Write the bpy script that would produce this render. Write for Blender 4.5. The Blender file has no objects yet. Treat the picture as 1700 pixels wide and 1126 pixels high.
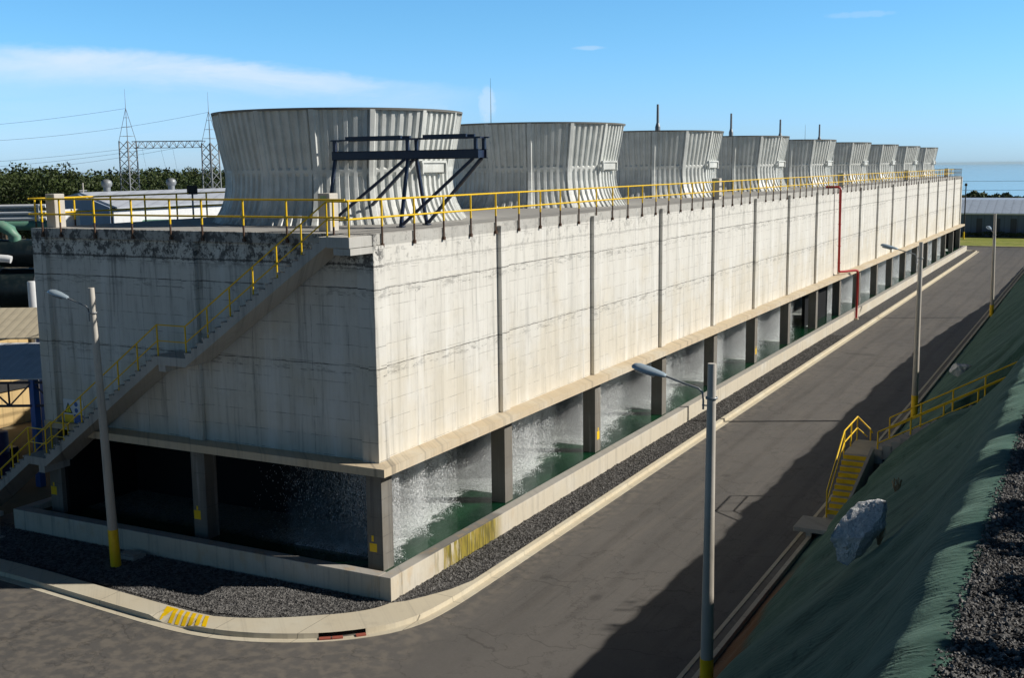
import bpy, bmesh, math, random
import numpy as np
from mathutils import Vector, Matrix
R = math.radians
random.seed(7)
rng = np.random.default_rng(11)
scn = bpy.context.scene
COL = scn.collection

# ------------------------------------------------------------------ camera
cam = bpy.data.cameras.new('camera'); camo = bpy.data.objects.new('camera', cam); COL.objects.link(camo)
YAW, PITCH, ROLL = 0.4823, 0.1491, -0.0116
fwd = Vector((-math.sin(YAW)*math.cos(PITCH), math.cos(YAW)*math.cos(PITCH), -math.sin(PITCH)))
rgt = Vector((math.cos(YAW), math.sin(YAW), 0)); upv = rgt.cross(fwd)
r2 = rgt*math.cos(ROLL) + upv*math.sin(ROLL); u2 = -rgt*math.sin(ROLL) + upv*math.cos(ROLL)
M = Matrix((r2, u2, -fwd)).transposed().to_4x4(); M.translation = Vector((19.995, -29.061, 13.321))
camo.matrix_world = M
cam.sensor_width = 36.0; cam.lens = 36*1893.8/1700; cam.clip_start = .3; cam.clip_end = 90000
scn.camera = camo
scn.render.resolution_x, scn.render.resolution_y = 1024, 679

# ------------------------------------------------------------------ light
SUN_AZ, SUN_EL = R(26.0), R(33.0)           # azimuth counted from +X towards +Y
world = bpy.data.worlds.new('World'); scn.world = world; world.use_nodes = True
sd = Vector((math.cos(SUN_AZ)*math.cos(SUN_EL), math.sin(SUN_AZ)*math.cos(SUN_EL), math.sin(SUN_EL)))
sl = bpy.data.lights.new('sun', 'SUN'); sl.energy = 5.0; sl.angle = R(.53); sl.color = (1.0, .94, .845)
so = bpy.data.objects.new('sun', sl); COL.objects.link(so); so.rotation_euler = sd.to_track_quat('Z', 'Y').to_euler()
so.location = (40, 20, 40)
scn.view_settings.view_transform = 'Standard'; scn.view_settings.look = 'None'
scn.view_settings.exposure = 0.0; scn.view_settings.gamma = 1

HAZE = 1.4e-5
# ------------------------------------------------------------------ node helper
class Sh:
    def __init__(s, tree): s.t = tree; s.n = tree.nodes; s.l = tree.links
    def N(s, typ, **kw):
        nd = s.n.new(typ)
        for k, v in kw.items(): setattr(nd, k, v)
        return nd
    def put(s, sock, v):
        if v is None: return
        if isinstance(v, bpy.types.NodeSocket): s.l.new(v, sock)
        else:
            if isinstance(v, (tuple, list)) and len(v) == 3 and sock.type == 'RGBA': v = (*v, 1)
            sock.default_value = v
    def m(s, op, a, b=None, c=None, clamp=False):
        nd = s.N('ShaderNodeMath', operation=op, use_clamp=clamp)
        s.put(nd.inputs[0], a); s.put(nd.inputs[1], b)
        if c is not None: s.put(nd.inputs[2], c)
        return nd.outputs[0]
    def vm(s, op, a, b=None):
        nd = s.N('ShaderNodeVectorMath', operation=op); s.put(nd.inputs[0], a); s.put(nd.inputs[1], b)
        return nd.outputs[1] if op in ('DOT_PRODUCT', 'LENGTH') else nd.outputs[0]
    def noise(s, v, scale=1, detail=3, rough=.5, dist=0):
        nd = s.N('ShaderNodeTexNoise'); s.put(nd.inputs['Vector'], v); nd.inputs['Scale'].default_value = scale
        nd.inputs['Detail'].default_value = detail; nd.inputs['Roughness'].default_value = rough
        nd.inputs['Distortion'].default_value = dist
        return nd.outputs['Fac']
    def vor(s, v, scale=1, out='Distance', feature='F1'):
        nd = s.N('ShaderNodeTexVoronoi', feature=feature); s.put(nd.inputs['Vector'], v); nd.inputs['Scale'].default_value = scale
        return nd.outputs[out]
    def mr(s, x, a, b, c=0, d=1, smooth=True):
        nd = s.N('ShaderNodeMapRange', interpolation_type='SMOOTHSTEP' if smooth else 'LINEAR')
        for i, q in enumerate((x, a, b, c, d)): s.put(nd.inputs[i], q)
        return nd.outputs[0]
    def mix(s, f, a, b, mode='MIX'):
        nd = s.N('ShaderNodeMix', data_type='RGBA', blend_type=mode); s.put(nd.inputs[0], f); s.put(nd.inputs[6], a); s.put(nd.inputs[7], b)
        return nd.outputs[2]
    def xyz(s, v):
        nd = s.N('ShaderNodeSeparateXYZ'); s.put(nd.inputs[0], v); return nd.outputs
    def comb(s, x=0, y=0, z=0):
        nd = s.N('ShaderNodeCombineXYZ'); s.put(nd.inputs[0], x); s.put(nd.inputs[1], y); s.put(nd.inputs[2], z); return nd.outputs[0]
    def pos(s): return s.N('ShaderNodeNewGeometry').outputs['Position']
    def scl(s, v, sx, sy, sz): return s.vm('MULTIPLY', v, (sx, sy, sz))

MATS = {}
def material(name, fn):
    if name in MATS: return MATS[name]
    mt = bpy.data.materials.new(name); mt.use_nodes = True; mt.node_tree.nodes.clear()
    s = Sh(mt.node_tree); out = s.N('ShaderNodeOutputMaterial'); b = s.N('ShaderNodeBsdfPrincipled')
    mt.node_tree.links.new(b.outputs[0], out.inputs[0])
    res = fn(s, b) or {}
    s.put(b.inputs['Base Color'], res.get('c')); s.put(b.inputs['Roughness'], res.get('r', .7))
    if 'metal' in res: s.put(b.inputs['Metallic'], res['metal'])
    if 'spec' in res: s.put(b.inputs['Specular IOR Level'], res['spec'])
    if 'bump' in res:
        h, st, d = res['bump']; bp = s.N('ShaderNodeBump'); bp.inputs['Strength'].default_value = st; bp.inputs['Distance'].default_value = d
        s.put(bp.inputs['Height'], h); s.put(b.inputs['Normal'], bp.outputs[0])
    MATS[name] = mt; return mt

def paint(name, col, rough=.5, metal=0, dirt=.25, dcol=None, scale=3.0, spec=.5):
    """painted or bare metal with uneven weathering"""
    def fn(s, b):
        p = s.pos(); n = s.noise(p, scale, 5, .65); n2 = s.noise(s.scl(p, 8, 8, .7), 1, 4, .6)
        f = s.m('MULTIPLY', s.mr(n, .45, .75), dirt); d = dcol or tuple(c*.45 for c in col)
        c = s.mix(f, col, d); c = s.mix(s.m('MULTIPLY', s.mr(n2, .5, .8), dirt*.8), c, d)
        return dict(c=c, r=s.mr(n, .3, .7, rough-.08, rough+.12), metal=metal, spec=spec, bump=(n, .15, .01))
    return material(name, fn)

# --- sky
s = Sh(world.node_tree); world.node_tree.nodes.clear()
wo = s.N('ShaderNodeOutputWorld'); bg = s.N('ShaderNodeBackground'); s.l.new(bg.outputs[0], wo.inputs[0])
sky = s.N('ShaderNodeTexSky', sky_type='NISHITA'); sky.sun_disc = False; sky.sun_elevation = SUN_EL; sky.sun_rotation = R(90)-SUN_AZ
sky.altitude = 100; sky.air_density = 1.0; sky.dust_density = .35; sky.ozone_density = 2.2
d = s.N('ShaderNodeTexCoord').outputs['Generated']
dx, dy, dz = s.xyz(d)
el = s.m('ARCSINE', dz)                       # elevation (rad)
azm = s.m('ARCTAN2', dy, dx)                  # azimuth from +X (rad)
cv = s.comb(s.m('MULTIPLY', azm, 6.0), s.m('MULTIPLY', el, 34.0), 0)
n1 = s.noise(cv, 1.0, 8, .62, .6)
n2 = s.noise(s.comb(s.m('MULTIPLY', azm, 14), s.m('MULTIPLY', el, 40), 3), 1, 7, .65, .3)
# long thin bank in the left half of the view: its upper edge falls towards the right
aa = s.m('SUBTRACT', azm, R(117.6))           # + is left of the view axis
top = s.m('ADD', s.m('MULTIPLY', s.mr(aa, -.02, .36, 0, 1), .030), .069)
top = s.m('ADD', top, s.m('MULTIPLY', s.m('SUBTRACT', n2, .5), .020))
band = s.mr(el, s.m('ADD', top, .003), s.m('SUBTRACT', top, .007))
low = s.mr(el, s.m('SUBTRACT', top, .034), s.m('SUBTRACT', top, .008), .24, 1)
lft = s.mr(aa, -.03, .22)
cl = s.m('MULTIPLY', s.m('MULTIPLY', band, low), lft)
cl = s.m('MULTIPLY', cl, s.mr(n1, .30, .62, .42, 1))
# small puffs
def puff(az_off, e, w, h, amt):
    a = s.m('DIVIDE', s.m('SUBTRACT', aa, az_off), w); q = s.m('DIVIDE', s.m('SUBTRACT', el, e), h)
    rr = s.m('ADD', s.m('MULTIPLY', a, a), s.m('MULTIPLY', q, q))
    rr = s.m('ADD', rr, s.m('MULTIPLY', s.m('SUBTRACT', s.noise(s.comb(s.m('MULTIPLY', azm, 90), s.m('MULTIPLY', el, 90), e*50), 1, 5, .6), .5), 2.2))
    return s.m('MULTIPLY', s.mr(rr, 1.1, .1), amt)
for args in ((.020, .054, .009, .019, .5), (.345, .118, .02, .005, .0), (-.068, .100, .016, .0022, .35), (.084, .052, .04, .012, .3),
             (-.29, .12, .03, .003, .2)):
    cl = s.m('MAXIMUM', cl, puff(*args))
cl = s.m('MULTIPLY', cl, .66)
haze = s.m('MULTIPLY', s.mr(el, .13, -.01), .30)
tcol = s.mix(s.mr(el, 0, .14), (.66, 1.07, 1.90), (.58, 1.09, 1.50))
away = s.mr(s.m('ABSOLUTE', s.m('SUBTRACT', azm, R(118))), R(34), R(75))   # sky dimmed outside the view to weaken the fill light
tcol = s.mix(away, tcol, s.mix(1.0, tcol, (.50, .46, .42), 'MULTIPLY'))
tcol = s.mix(s.mr(el, .15, .52), tcol, (.060, .088, .118))      # sky dimmed strongly towards the zenith for darker shade
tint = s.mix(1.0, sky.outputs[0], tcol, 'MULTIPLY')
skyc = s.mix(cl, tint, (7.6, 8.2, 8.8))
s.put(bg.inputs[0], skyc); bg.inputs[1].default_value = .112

# ------------------------------------------------------------------ geometry helpers
class MB:
    def __init__(s): s.v = []; s.f = []; s.mi = []; s.sm = []
    def add(s, vs, fs, mi=0, smooth=False):
        o = len(s.v); s.v += [tuple(v) for v in vs]; s.f += [tuple(i+o for i in f) for f in fs]
        s.mi += [mi]*len(fs); s.sm += [smooth]*len(fs)
    def box(s, x0, x1, y0, y1, z0, z1, mi=0, bev=0):
        if bev:
            bm = bmesh.new(); bmesh.ops.create_cube(bm, size=1)
            for v in bm.verts: v.co = Vector(((x0+x1)/2+v.co.x*(x1-x0), (y0+y1)/2+v.co.y*(y1-y0), (z0+z1)/2+v.co.z*(z1-z0)))
            bmesh.ops.bevel(bm, geom=bm.edges[:], offset=bev, segments=2, affect='EDGES', profile=.5)
            bm.verts.index_update(); s.add([v.co[:] for v in bm.verts], [[v.index for v in f.verts] for f in bm.faces], mi); bm.free(); return
        s.add([(x0,y0,z0),(x1,y0,z0),(x1,y1,z0),(x0,y1,z0),(x0,y0,z1),(x1,y0,z1),(x1,y1,z1),(x0,y1,z1)],
              [(0,3,2,1),(4,5,6,7),(0,1,5,4),(1,2,6,5),(2,3,7,6),(3,0,4,7)], mi)
    def tube(s, pts, r, n=8, mi=0, cap=True, r1=None, flat=1.0):
        pts = [Vector(p) for p in pts]; m = len(pts); rings = []
        up = Vector((0,0,1))
        for i, p in enumerate(pts):
            t = (pts[min(i+1,m-1)]-pts[max(i-1,0)]).normalized()
            a = t.cross(up) if abs(t.z) < .95 else t.cross(Vector((0,1,0)))
            a.normalize(); b = a.cross(t).normalized()
            rr = r if r1 is None else r+(r1-r)*i/(m-1)
            rings.append([p+a*math.cos(2*math.pi*k/n)*rr+b*math.sin(2*math.pi*k/n)*rr*flat for k in range(n)])
        vs = [v for q in rings for v in q]; fs = []
        for i in range(m-1):
            for k in range(n): fs.append((i*n+k, i*n+(k+1)%n, (i+1)*n+(k+1)%n, (i+1)*n+k))
        s.add(vs, fs, mi, n > 5)
        if cap: s.add(rings[0], [tuple(range(n))], mi); s.add(rings[-1], [tuple(range(n-1,-1,-1))], mi)
    def bar(s, a, b, w, h, mi=0):
        """rectangular bar from a to b, w across (horizontal), h deep"""
        a, b = Vector(a), Vector(b); t = (b-a).normalized(); sd = t.cross(Vector((0,0,1)))
        if sd.length < .02: sd = Vector((1,0,0))
        sd.normalize(); up = sd.cross(t).normalized()
        o = [-sd*w/2-up*h/2, sd*w/2-up*h/2, sd*w/2+up*h/2, -sd*w/2+up*h/2]
        s.add([a+q for q in o]+[b+q for q in o], [(0,3,2,1),(4,5,6,7),(0,1,5,4),(1,2,6,5),(2,3,7,6),(3,0,4,7)], mi)
    def lathe(s, prof, n=16, cx=0, cy=0, mi=0, smooth=True):
        vs = []; fs = []; m = len(prof)
        for r, z in prof:
            for k in range(n): a = 2*math.pi*k/n; vs.append((cx+r*math.cos(a), cy+r*math.sin(a), z))
        for i in range(m-1):
            for k in range(n): fs.append((i*n+k, i*n+(k+1)%n, (i+1)*n+(k+1)%n, (i+1)*n+k))
        s.add(vs, fs, mi, smooth)
    def prism(s, poly, axis, a0, a1, mi=0):
        """extrude a 2-D polygon; axis 'x': poly=(y,z); 'y': poly=(x,z); 'z': poly=(x,y)"""
        def P(q, a): return {'x': (a, q[0], q[1]), 'y': (q[0], a, q[1]), 'z': (q[0], q[1], a)}[axis]
        n = len(poly); vs = [P(q, a0) for q in poly]+[P(q, a1) for q in poly]
        fs = [tuple(range(n-1,-1,-1)), tuple(range(n, 2*n))]+[(k, (k+1)%n, n+(k+1)%n, n+k) for k in range(n)]
        s.add(vs, fs, mi)
    def obj(s, name, mats, parent=None, loc=None, off=None):
        """off: subtract this from world-style coordinates (the parent's origin)"""
        if not isinstance(mats, (list, tuple)): mats = [mats]
        me = bpy.data.meshes.new(name)
        vs = s.v
        if off is not None: vs = [(v[0]-off[0], v[1]-off[1], v[2]-off[2]) for v in vs]
        me.from_pydata(vs, [], s.f)
        for m_ in mats: me.materials.append(m_)
        me.polygons.foreach_set('material_index', s.mi); me.polygons.foreach_set('use_smooth', s.sm)
        bm = bmesh.new(); bm.from_mesh(me); bmesh.ops.recalc_face_normals(bm, faces=bm.faces); bm.to_mesh(me); bm.free()
        me.update(); o = bpy.data.objects.new(name, me); COL.objects.link(o)
        if parent: o.parent = parent
        if loc: o.location = loc
        return o

def tag(o, label=None, cat=None, group=None, kind=None):
    if label: o['label'] = label
    if cat: o['category'] = cat
    if group: o['group'] = group
    if kind: o['kind'] = kind
    return o
def thing(name, loc, label, cat, group=None, rz=0):
    o = bpy.data.objects.new(name, None); COL.objects.link(o); o.location = loc; o.rotation_euler = (0,0,rz); o.empty_display_size = .3
    return tag(o, label, cat, group)
KIDS = {}
def copy_tree(o, parent=None):
    c = o.copy(); COL.objects.link(c); c.parent = parent
    for ch in [k for k in bpy.data.objects if k.parent == o]: copy_tree(ch, c)
    return c
def np_mesh(name, V, F, mats, smooth=False, parent=None, mi=None):
    V = np.asarray(V, dtype=np.float32); F = np.asarray(F, dtype=np.int32); k = F.shape[1]
    me = bpy.data.meshes.new(name); me.vertices.add(len(V)); me.vertices.foreach_set('co', V.ravel())
    me.loops.add(F.size); me.loops.foreach_set('vertex_index', F.ravel()); me.polygons.add(len(F))
    me.polygons.foreach_set('loop_start', np.arange(len(F))*k); me.polygons.foreach_set('loop_total', np.full(len(F), k))
    for m_ in (mats if isinstance(mats, (list, tuple)) else [mats]): me.materials.append(m_)
    me.polygons.foreach_set('use_smooth', np.full(len(F), smooth))
    if mi is not None: me.polygons.foreach_set('material_index', np.asarray(mi, dtype=np.int32))
    me.update(calc_edges=True); me.validate()
    o = bpy.data.objects.new(name, me); COL.objects.link(o)
    if parent: o.parent = parent
    return o

# ------------------------------------------------------------------ materials
def concrete(name, base=(.62,.60,.54), warm=(.60,.50,.36), lines=True, joints=True, stain=1.0, moss_and_top_shade=False, streak=1.0, dark=(.10,.10,.10)):
    def fn(s, b):
        p = s.pos(); x, y, z = s.xyz(p); u = s.m('ADD', x, y); uv = s.comb(u, 0, z)
        big = s.noise(s.scl(p, .35, .35, .5), 1, 4, .6); fine = s.noise(p, 14, 4, .7); mid = s.noise(p, 2.2, 5, .65)
        c = s.mix(s.m('MULTIPLY', s.mr(s.m('ADD', big, s.mr(z, 11, 4, -.18, .16)), .42, .72), .75), base, warm)
        st = s.noise(s.comb(s.m('MULTIPLY', u, 2.6), 3, s.m('MULTIPLY', z, .16)), 1, 5, .7)
        st2 = s.noise(s.comb(s.m('MULTIPLY', u, 9), 7, s.m('MULTIPLY', z, .35)), 1, 4, .6)
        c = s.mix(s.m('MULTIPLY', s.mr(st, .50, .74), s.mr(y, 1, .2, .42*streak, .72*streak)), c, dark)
        c = s.mix(s.m('MULTIPLY', s.mr(st2, .52, .8), .28*streak), c, dark)
        c = s.mix(s.m('MULTIPLY', s.mr(st, .44, .26), .25*streak), c, (.80,.79,.76))
        c = s.mix(s.m('MULTIPLY', s.mr(mid, .5, .8), .22*stain), c, (.22,.20,.17))
        h = s.m('MULTIPLY', fine, .25)
        if lines:
            wob = s.m('MULTIPLY', s.m('SUBTRACT', s.noise(p, 1.6, 2), .5), .05)
            zz = s.m('ADD', z, wob)
            f = s.m('FRACT', s.m('DIVIDE', s.m('ADD', zz, .12), .61))
            ln = s.m('LESS_THAN', f, .035)
            brk = s.mr(s.noise(s.comb(s.m('MULTIPLY', u, .9), 5, s.m('FLOOR', s.m('DIVIDE', s.m('ADD', zz, .12), .61))), 1, 3, .7), .44, .56)
            ln = s.m('MULTIPLY', ln, brk)
            fv = s.m('FRACT', s.m('DIVIDE', s.m('ADD', u, wob), 2.44)); lv = s.m('LESS_THAN', fv, .010)
            brv = s.mr(s.noise(s.comb(s.m('FLOOR', s.m('DIVIDE', u, 2.44)), 9, s.m('MULTIPLY', z, .8)), 1, 3, .7), .42, .56)
            lv = s.m('MULTIPLY', lv, brv)
            al = s.m('MAXIMUM', ln, lv)
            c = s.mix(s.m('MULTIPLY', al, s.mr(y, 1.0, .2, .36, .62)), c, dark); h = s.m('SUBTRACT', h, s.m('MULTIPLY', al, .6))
            # board tint: every shutter panel slightly different
            pid = s.comb(s.m('FLOOR', s.m('DIVIDE', u, 2.44)), 0, s.m('FLOOR', s.m('DIVIDE', s.m('ADD', z, .12), .61)))
            wn = s.N('ShaderNodeTexWhiteNoise'); s.put(wn.inputs['Vector'], pid)
            c = s.mix(s.m('MULTIPLY', s.m('SUBTRACT', wn.outputs[0], .4, clamp=True), .05), c, dark)
        if joints:
            bay = s.m('FLOOR', s.m('DIVIDE', s.m('ADD', u, .3), 8.65)); wb = s.N('ShaderNodeTexWhiteNoise', noise_dimensions='1D'); s.put(wb.inputs['W'], bay)
            for zj in (9.62, 7.12):
                off = s.m('MULTIPLY', s.m('SUBTRACT', wb.outputs[0], .5), .10)
                zz = s.m('ADD', s.m('ADD', z, off), s.m('MULTIPLY', s.m('SUBTRACT', s.noise(p, 2, 4), .5), .07))
                dd = s.m('ABSOLUTE', s.m('SUBTRACT', zz, zj)); j = s.m('LESS_THAN', dd, .018)
                jb = s.mr(s.noise(s.comb(s.m('MULTIPLY', u, 1.7), zj, 0), 1, 5, .7), .34, .58, .25, .80)
                c = s.mix(s.m('MULTIPLY', j, jb), c, (.05,.05,.048)); h = s.m('SUBTRACT', h, j)
                below = s.m('MULTIPLY', s.mr(zz, zj-.42, zj-.20), s.m('LESS_THAN', zz, zj))
                mk = s.mr(s.noise(s.comb(s.m('MULTIPLY', u, 1.3), zj, s.m('MULTIPLY', z, 5)), 1, 6, .8, .5), .50, .60)
                c = s.mix(s.m('MULTIPLY', s.m('MULTIPLY', below, mk), .50*stain), c, dark)
                j2 = s.m('MULTIPLY', s.m('LESS_THAN', s.m('ABSOLUTE', s.m('SUBTRACT', zz, zj-.24)), .012), s.mr(s.noise(s.comb(s.m('MULTIPLY', u, 2.2), zj, 4), 1, 4, .7), .50, .56))
                c = s.mix(s.m('MULTIPLY', j2, .6), c, (.06,.06,.06))
                drip = s.m('MULTIPLY', s.mr(zz, zj-1.3, zj-.1), s.m('LESS_THAN', zz, zj)); dn = s.mr(s.noise(s.comb(s.m('MULTIPLY', u, 6), zj, s.m('MULTIPLY', z, .25)), 1, 4, .6), .56, .70)
                c = s.mix(s.m('MULTIPLY', s.m('MULTIPLY', drip, dn), .30*stain), c, (.20,.17,.12))
            wide = s.noise(s.comb(s.m('MULTIPLY', u, 1.1), 11, s.m('MULTIPLY', z, .10)), 1, 4, .6)
            c = s.mix(s.m('MULTIPLY', s.mr(wide, .48, .68), s.mr(z, 9.5, 4.5, .10, .34)), c, (.44,.40,.31))
            c = s.mix(s.m('MULTIPLY', s.mr(wide, .46, .34), .35), c, (.86,.86,.84))
            rw = s.m('MULTIPLY', s.m('LESS_THAN', s.m('FRACT', s.m('DIVIDE', s.m('ADD', z, .04), .30)), .055), s.m('MULTIPLY', s.mr(z, 9.7, 9.9), s.mr(s.noise(s.comb(s.m('MULTIPLY', u, 1.4), 3, s.m('FLOOR', s.m('DIVIDE', s.m('ADD', z, .04), .30))), 1, 4, .75), .50, .58)))
            c = s.mix(s.m('MULTIPLY', rw, .42), c, dark)
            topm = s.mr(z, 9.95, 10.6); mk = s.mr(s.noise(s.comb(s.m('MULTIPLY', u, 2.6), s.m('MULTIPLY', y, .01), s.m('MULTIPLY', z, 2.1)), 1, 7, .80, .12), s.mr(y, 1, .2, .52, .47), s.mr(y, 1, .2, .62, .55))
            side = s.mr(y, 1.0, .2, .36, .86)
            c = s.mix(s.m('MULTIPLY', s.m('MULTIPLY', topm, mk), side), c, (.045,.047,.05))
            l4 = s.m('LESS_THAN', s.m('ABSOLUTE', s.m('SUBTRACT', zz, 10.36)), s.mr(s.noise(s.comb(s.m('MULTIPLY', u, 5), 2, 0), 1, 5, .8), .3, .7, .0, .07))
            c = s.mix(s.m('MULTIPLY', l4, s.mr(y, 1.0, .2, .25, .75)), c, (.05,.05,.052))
            lip = s.mr(z, 10.93, 10.99); c = s.mix(s.m('MULTIPLY', lip, .35), c, dark)
        if moss_and_top_shade:
            m1 = s.m('MULTIPLY', s.mr(y, 1.2, 2.6), s.mr(y, 6.6, 5.6)); stv = s.noise(s.comb(s.m('MULTIPLY', y, 5), 0, s.m('MULTIPLY', z, .5)), 1, 5, .7)
            m1 = s.m('MULTIPLY', m1, s.mr(stv, s.mr(y, 4.2, 1.6, .26, .5), s.mr(y, 4.2, 1.6, .44, .58))); m1 = s.m('MULTIPLY', m1, s.m('GREATER_THAN', x, .9))
            g = s.mix(s.mr(s.noise(s.comb(s.m('MULTIPLY', y, 7), 0, s.m('MULTIPLY', z, .8)), 1, 4, .6), .35, .65), (.33,.26,.022), (.10,.085,.014)); c = s.mix(s.m('MULTIPLY', m1, .95), c, g)
            c = s.mix(s.m('MULTIPLY', s.m('GREATER_THAN', z, .80), .6), c, (.30,.30,.30))  # wall top painted greyer, standing in for its weaker sun angle
            wet = s.m('MULTIPLY', s.m('GREATER_THAN', z, .80), s.m('MULTIPLY', s.mr(y, .8, 1.6), s.mr(y, 6.6, 6.2)))
            c = s.mix(s.m('MULTIPLY', wet, .55), c, (.06,.06,.06))
            oc = s.m('MULTIPLY', s.mr(s.noise(s.scl(p, 2, 2, 1), 1, 4, .6), .52, .7), s.mr(y, 12, 2)); c = s.mix(s.m('MULTIPLY', oc, .35), c, (.50,.33,.14))
        if name == 'kerb_concrete': c = kerb_joint(s, p, c)
        return dict(c=c, r=.88, spec=.25, bump=(h, .5, .02))
    return material(name, fn)
M_WALL = concrete('board_formed_concrete', base=(.69,.675,.63), warm=(.66,.615,.52), stain=.8, streak=.95)
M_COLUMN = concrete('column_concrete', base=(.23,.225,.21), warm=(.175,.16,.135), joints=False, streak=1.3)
M_LEDGE = concrete('ledge_concrete', base=(.62,.56,.45), warm=(.57,.46,.31), lines=False, joints=False)
M_BASIN = concrete('basin_concrete', base=(.62,.59,.52), warm=(.57,.51,.40), lines=False, joints=False, moss_and_top_shade=True)
def kerb_joint(s, p, c):
    x, y, z = s.xyz(p); j = s.m('MAXIMUM', s.m('MULTIPLY', s.m('LESS_THAN', s.m('FRACT', s.m('DIVIDE', x, 2.4)), .008), s.m('LESS_THAN', y, -1.6)), s.m('MULTIPLY', s.m('LESS_THAN', s.m('FRACT', s.m('DIVIDE', y, 2.4)), .008), s.m('GREATER_THAN', y, -1.6)))
    return s.mix(s.m('MULTIPLY', j, .65), c, (.06,.055,.05))
M_CURB = concrete('kerb_concrete', base=(.62,.58,.47), warm=(.58,.51,.38), lines=False, joints=False, streak=.4)
M_DECK = concrete('deck_concrete', base=(.36,.35,.33), warm=(.30,.28,.25), lines=False, joints=False, streak=.4)
M_POLE = concrete('pole_concrete', base=(.56,.53,.48), warm=(.44,.40,.34), lines=False, joints=False, streak=.8)
M_STAIR = concrete('stair_concrete', base=(.50,.49,.46), warm=(.38,.36,.32), lines=False, joints=False)
M_CHANNEL = concrete('channel_concrete', base=(.24,.23,.21), warm=(.16,.14,.12), lines=False, joints=False)
M_YEL = paint('yellow_paint', (.90,.58,.006), .40, 0, .16, (.34,.16,.01), 6)
M_RUST = paint('rusty_brown_steel', (.10,.055,.035), .75, 0, .5, (.03,.02,.015), 8)
M_NAVY = paint('navy_painted_steel', (.012,.022,.060), .38, .0, .4, (.03,.04,.06), 4)
M_RED = paint('red_paint', (.42,.022,.016), .45, 0, .3, (.20,.02,.01), 4)
M_FAN = None
def fanmat(s, b):
    p = s.pos(); x, y, z = s.xyz(p)
    n = s.noise(p, 1.3, 4, .6); st = s.noise(s.scl(p, 6, 6, .35), 1, 5, .65)
    oi = s.N('ShaderNodeObjectInfo').outputs['Location']; nb = s.noise(s.vm('ADD', s.scl(p, 1, 1, .45), s.scl(oi, .3, .7, 0)), .55, 4, .7)
    c = s.mix(s.mr(n, .35, .7), (.72,.74,.72), (.59,.61,.595)); c = s.mix(s.m('MULTIPLY', s.mr(nb, .42, .68), .28), c, (.44,.44,.40)); lowz = s.mr(z, 12.6, 11.4); c = s.mix(s.m('MULTIPLY', lowz, s.mr(st, .35, .6, 0, .45)), c, (.30,.29,.25)); c = s.mix(s.m('MULTIPLY', s.mr(st, .52, .78), .28), c, (.30,.30,.28))
    c = s.mix(s.m('MULTIPLY', s.mr(s.noise(p, 22, 3), .56, .7), .15), c, (.2,.2,.19))
    return dict(c=c, r=.46, spec=.5, bump=(n, .03, .02))
M_FAN = material('fibreglass_grey', fanmat)
M_DARK = paint('dark_rubber', (.03,.03,.032), .8)
M_GALV = paint('galvanised_steel', (.30,.32,.34), .5, .4, .3)
M_WHITE = paint('white_metal_sheet', (.74,.76,.78), .5, 0, .2)
M_LUM = paint('luminaire_grey', (.40,.50,.58), .35, .2, .2)
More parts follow.
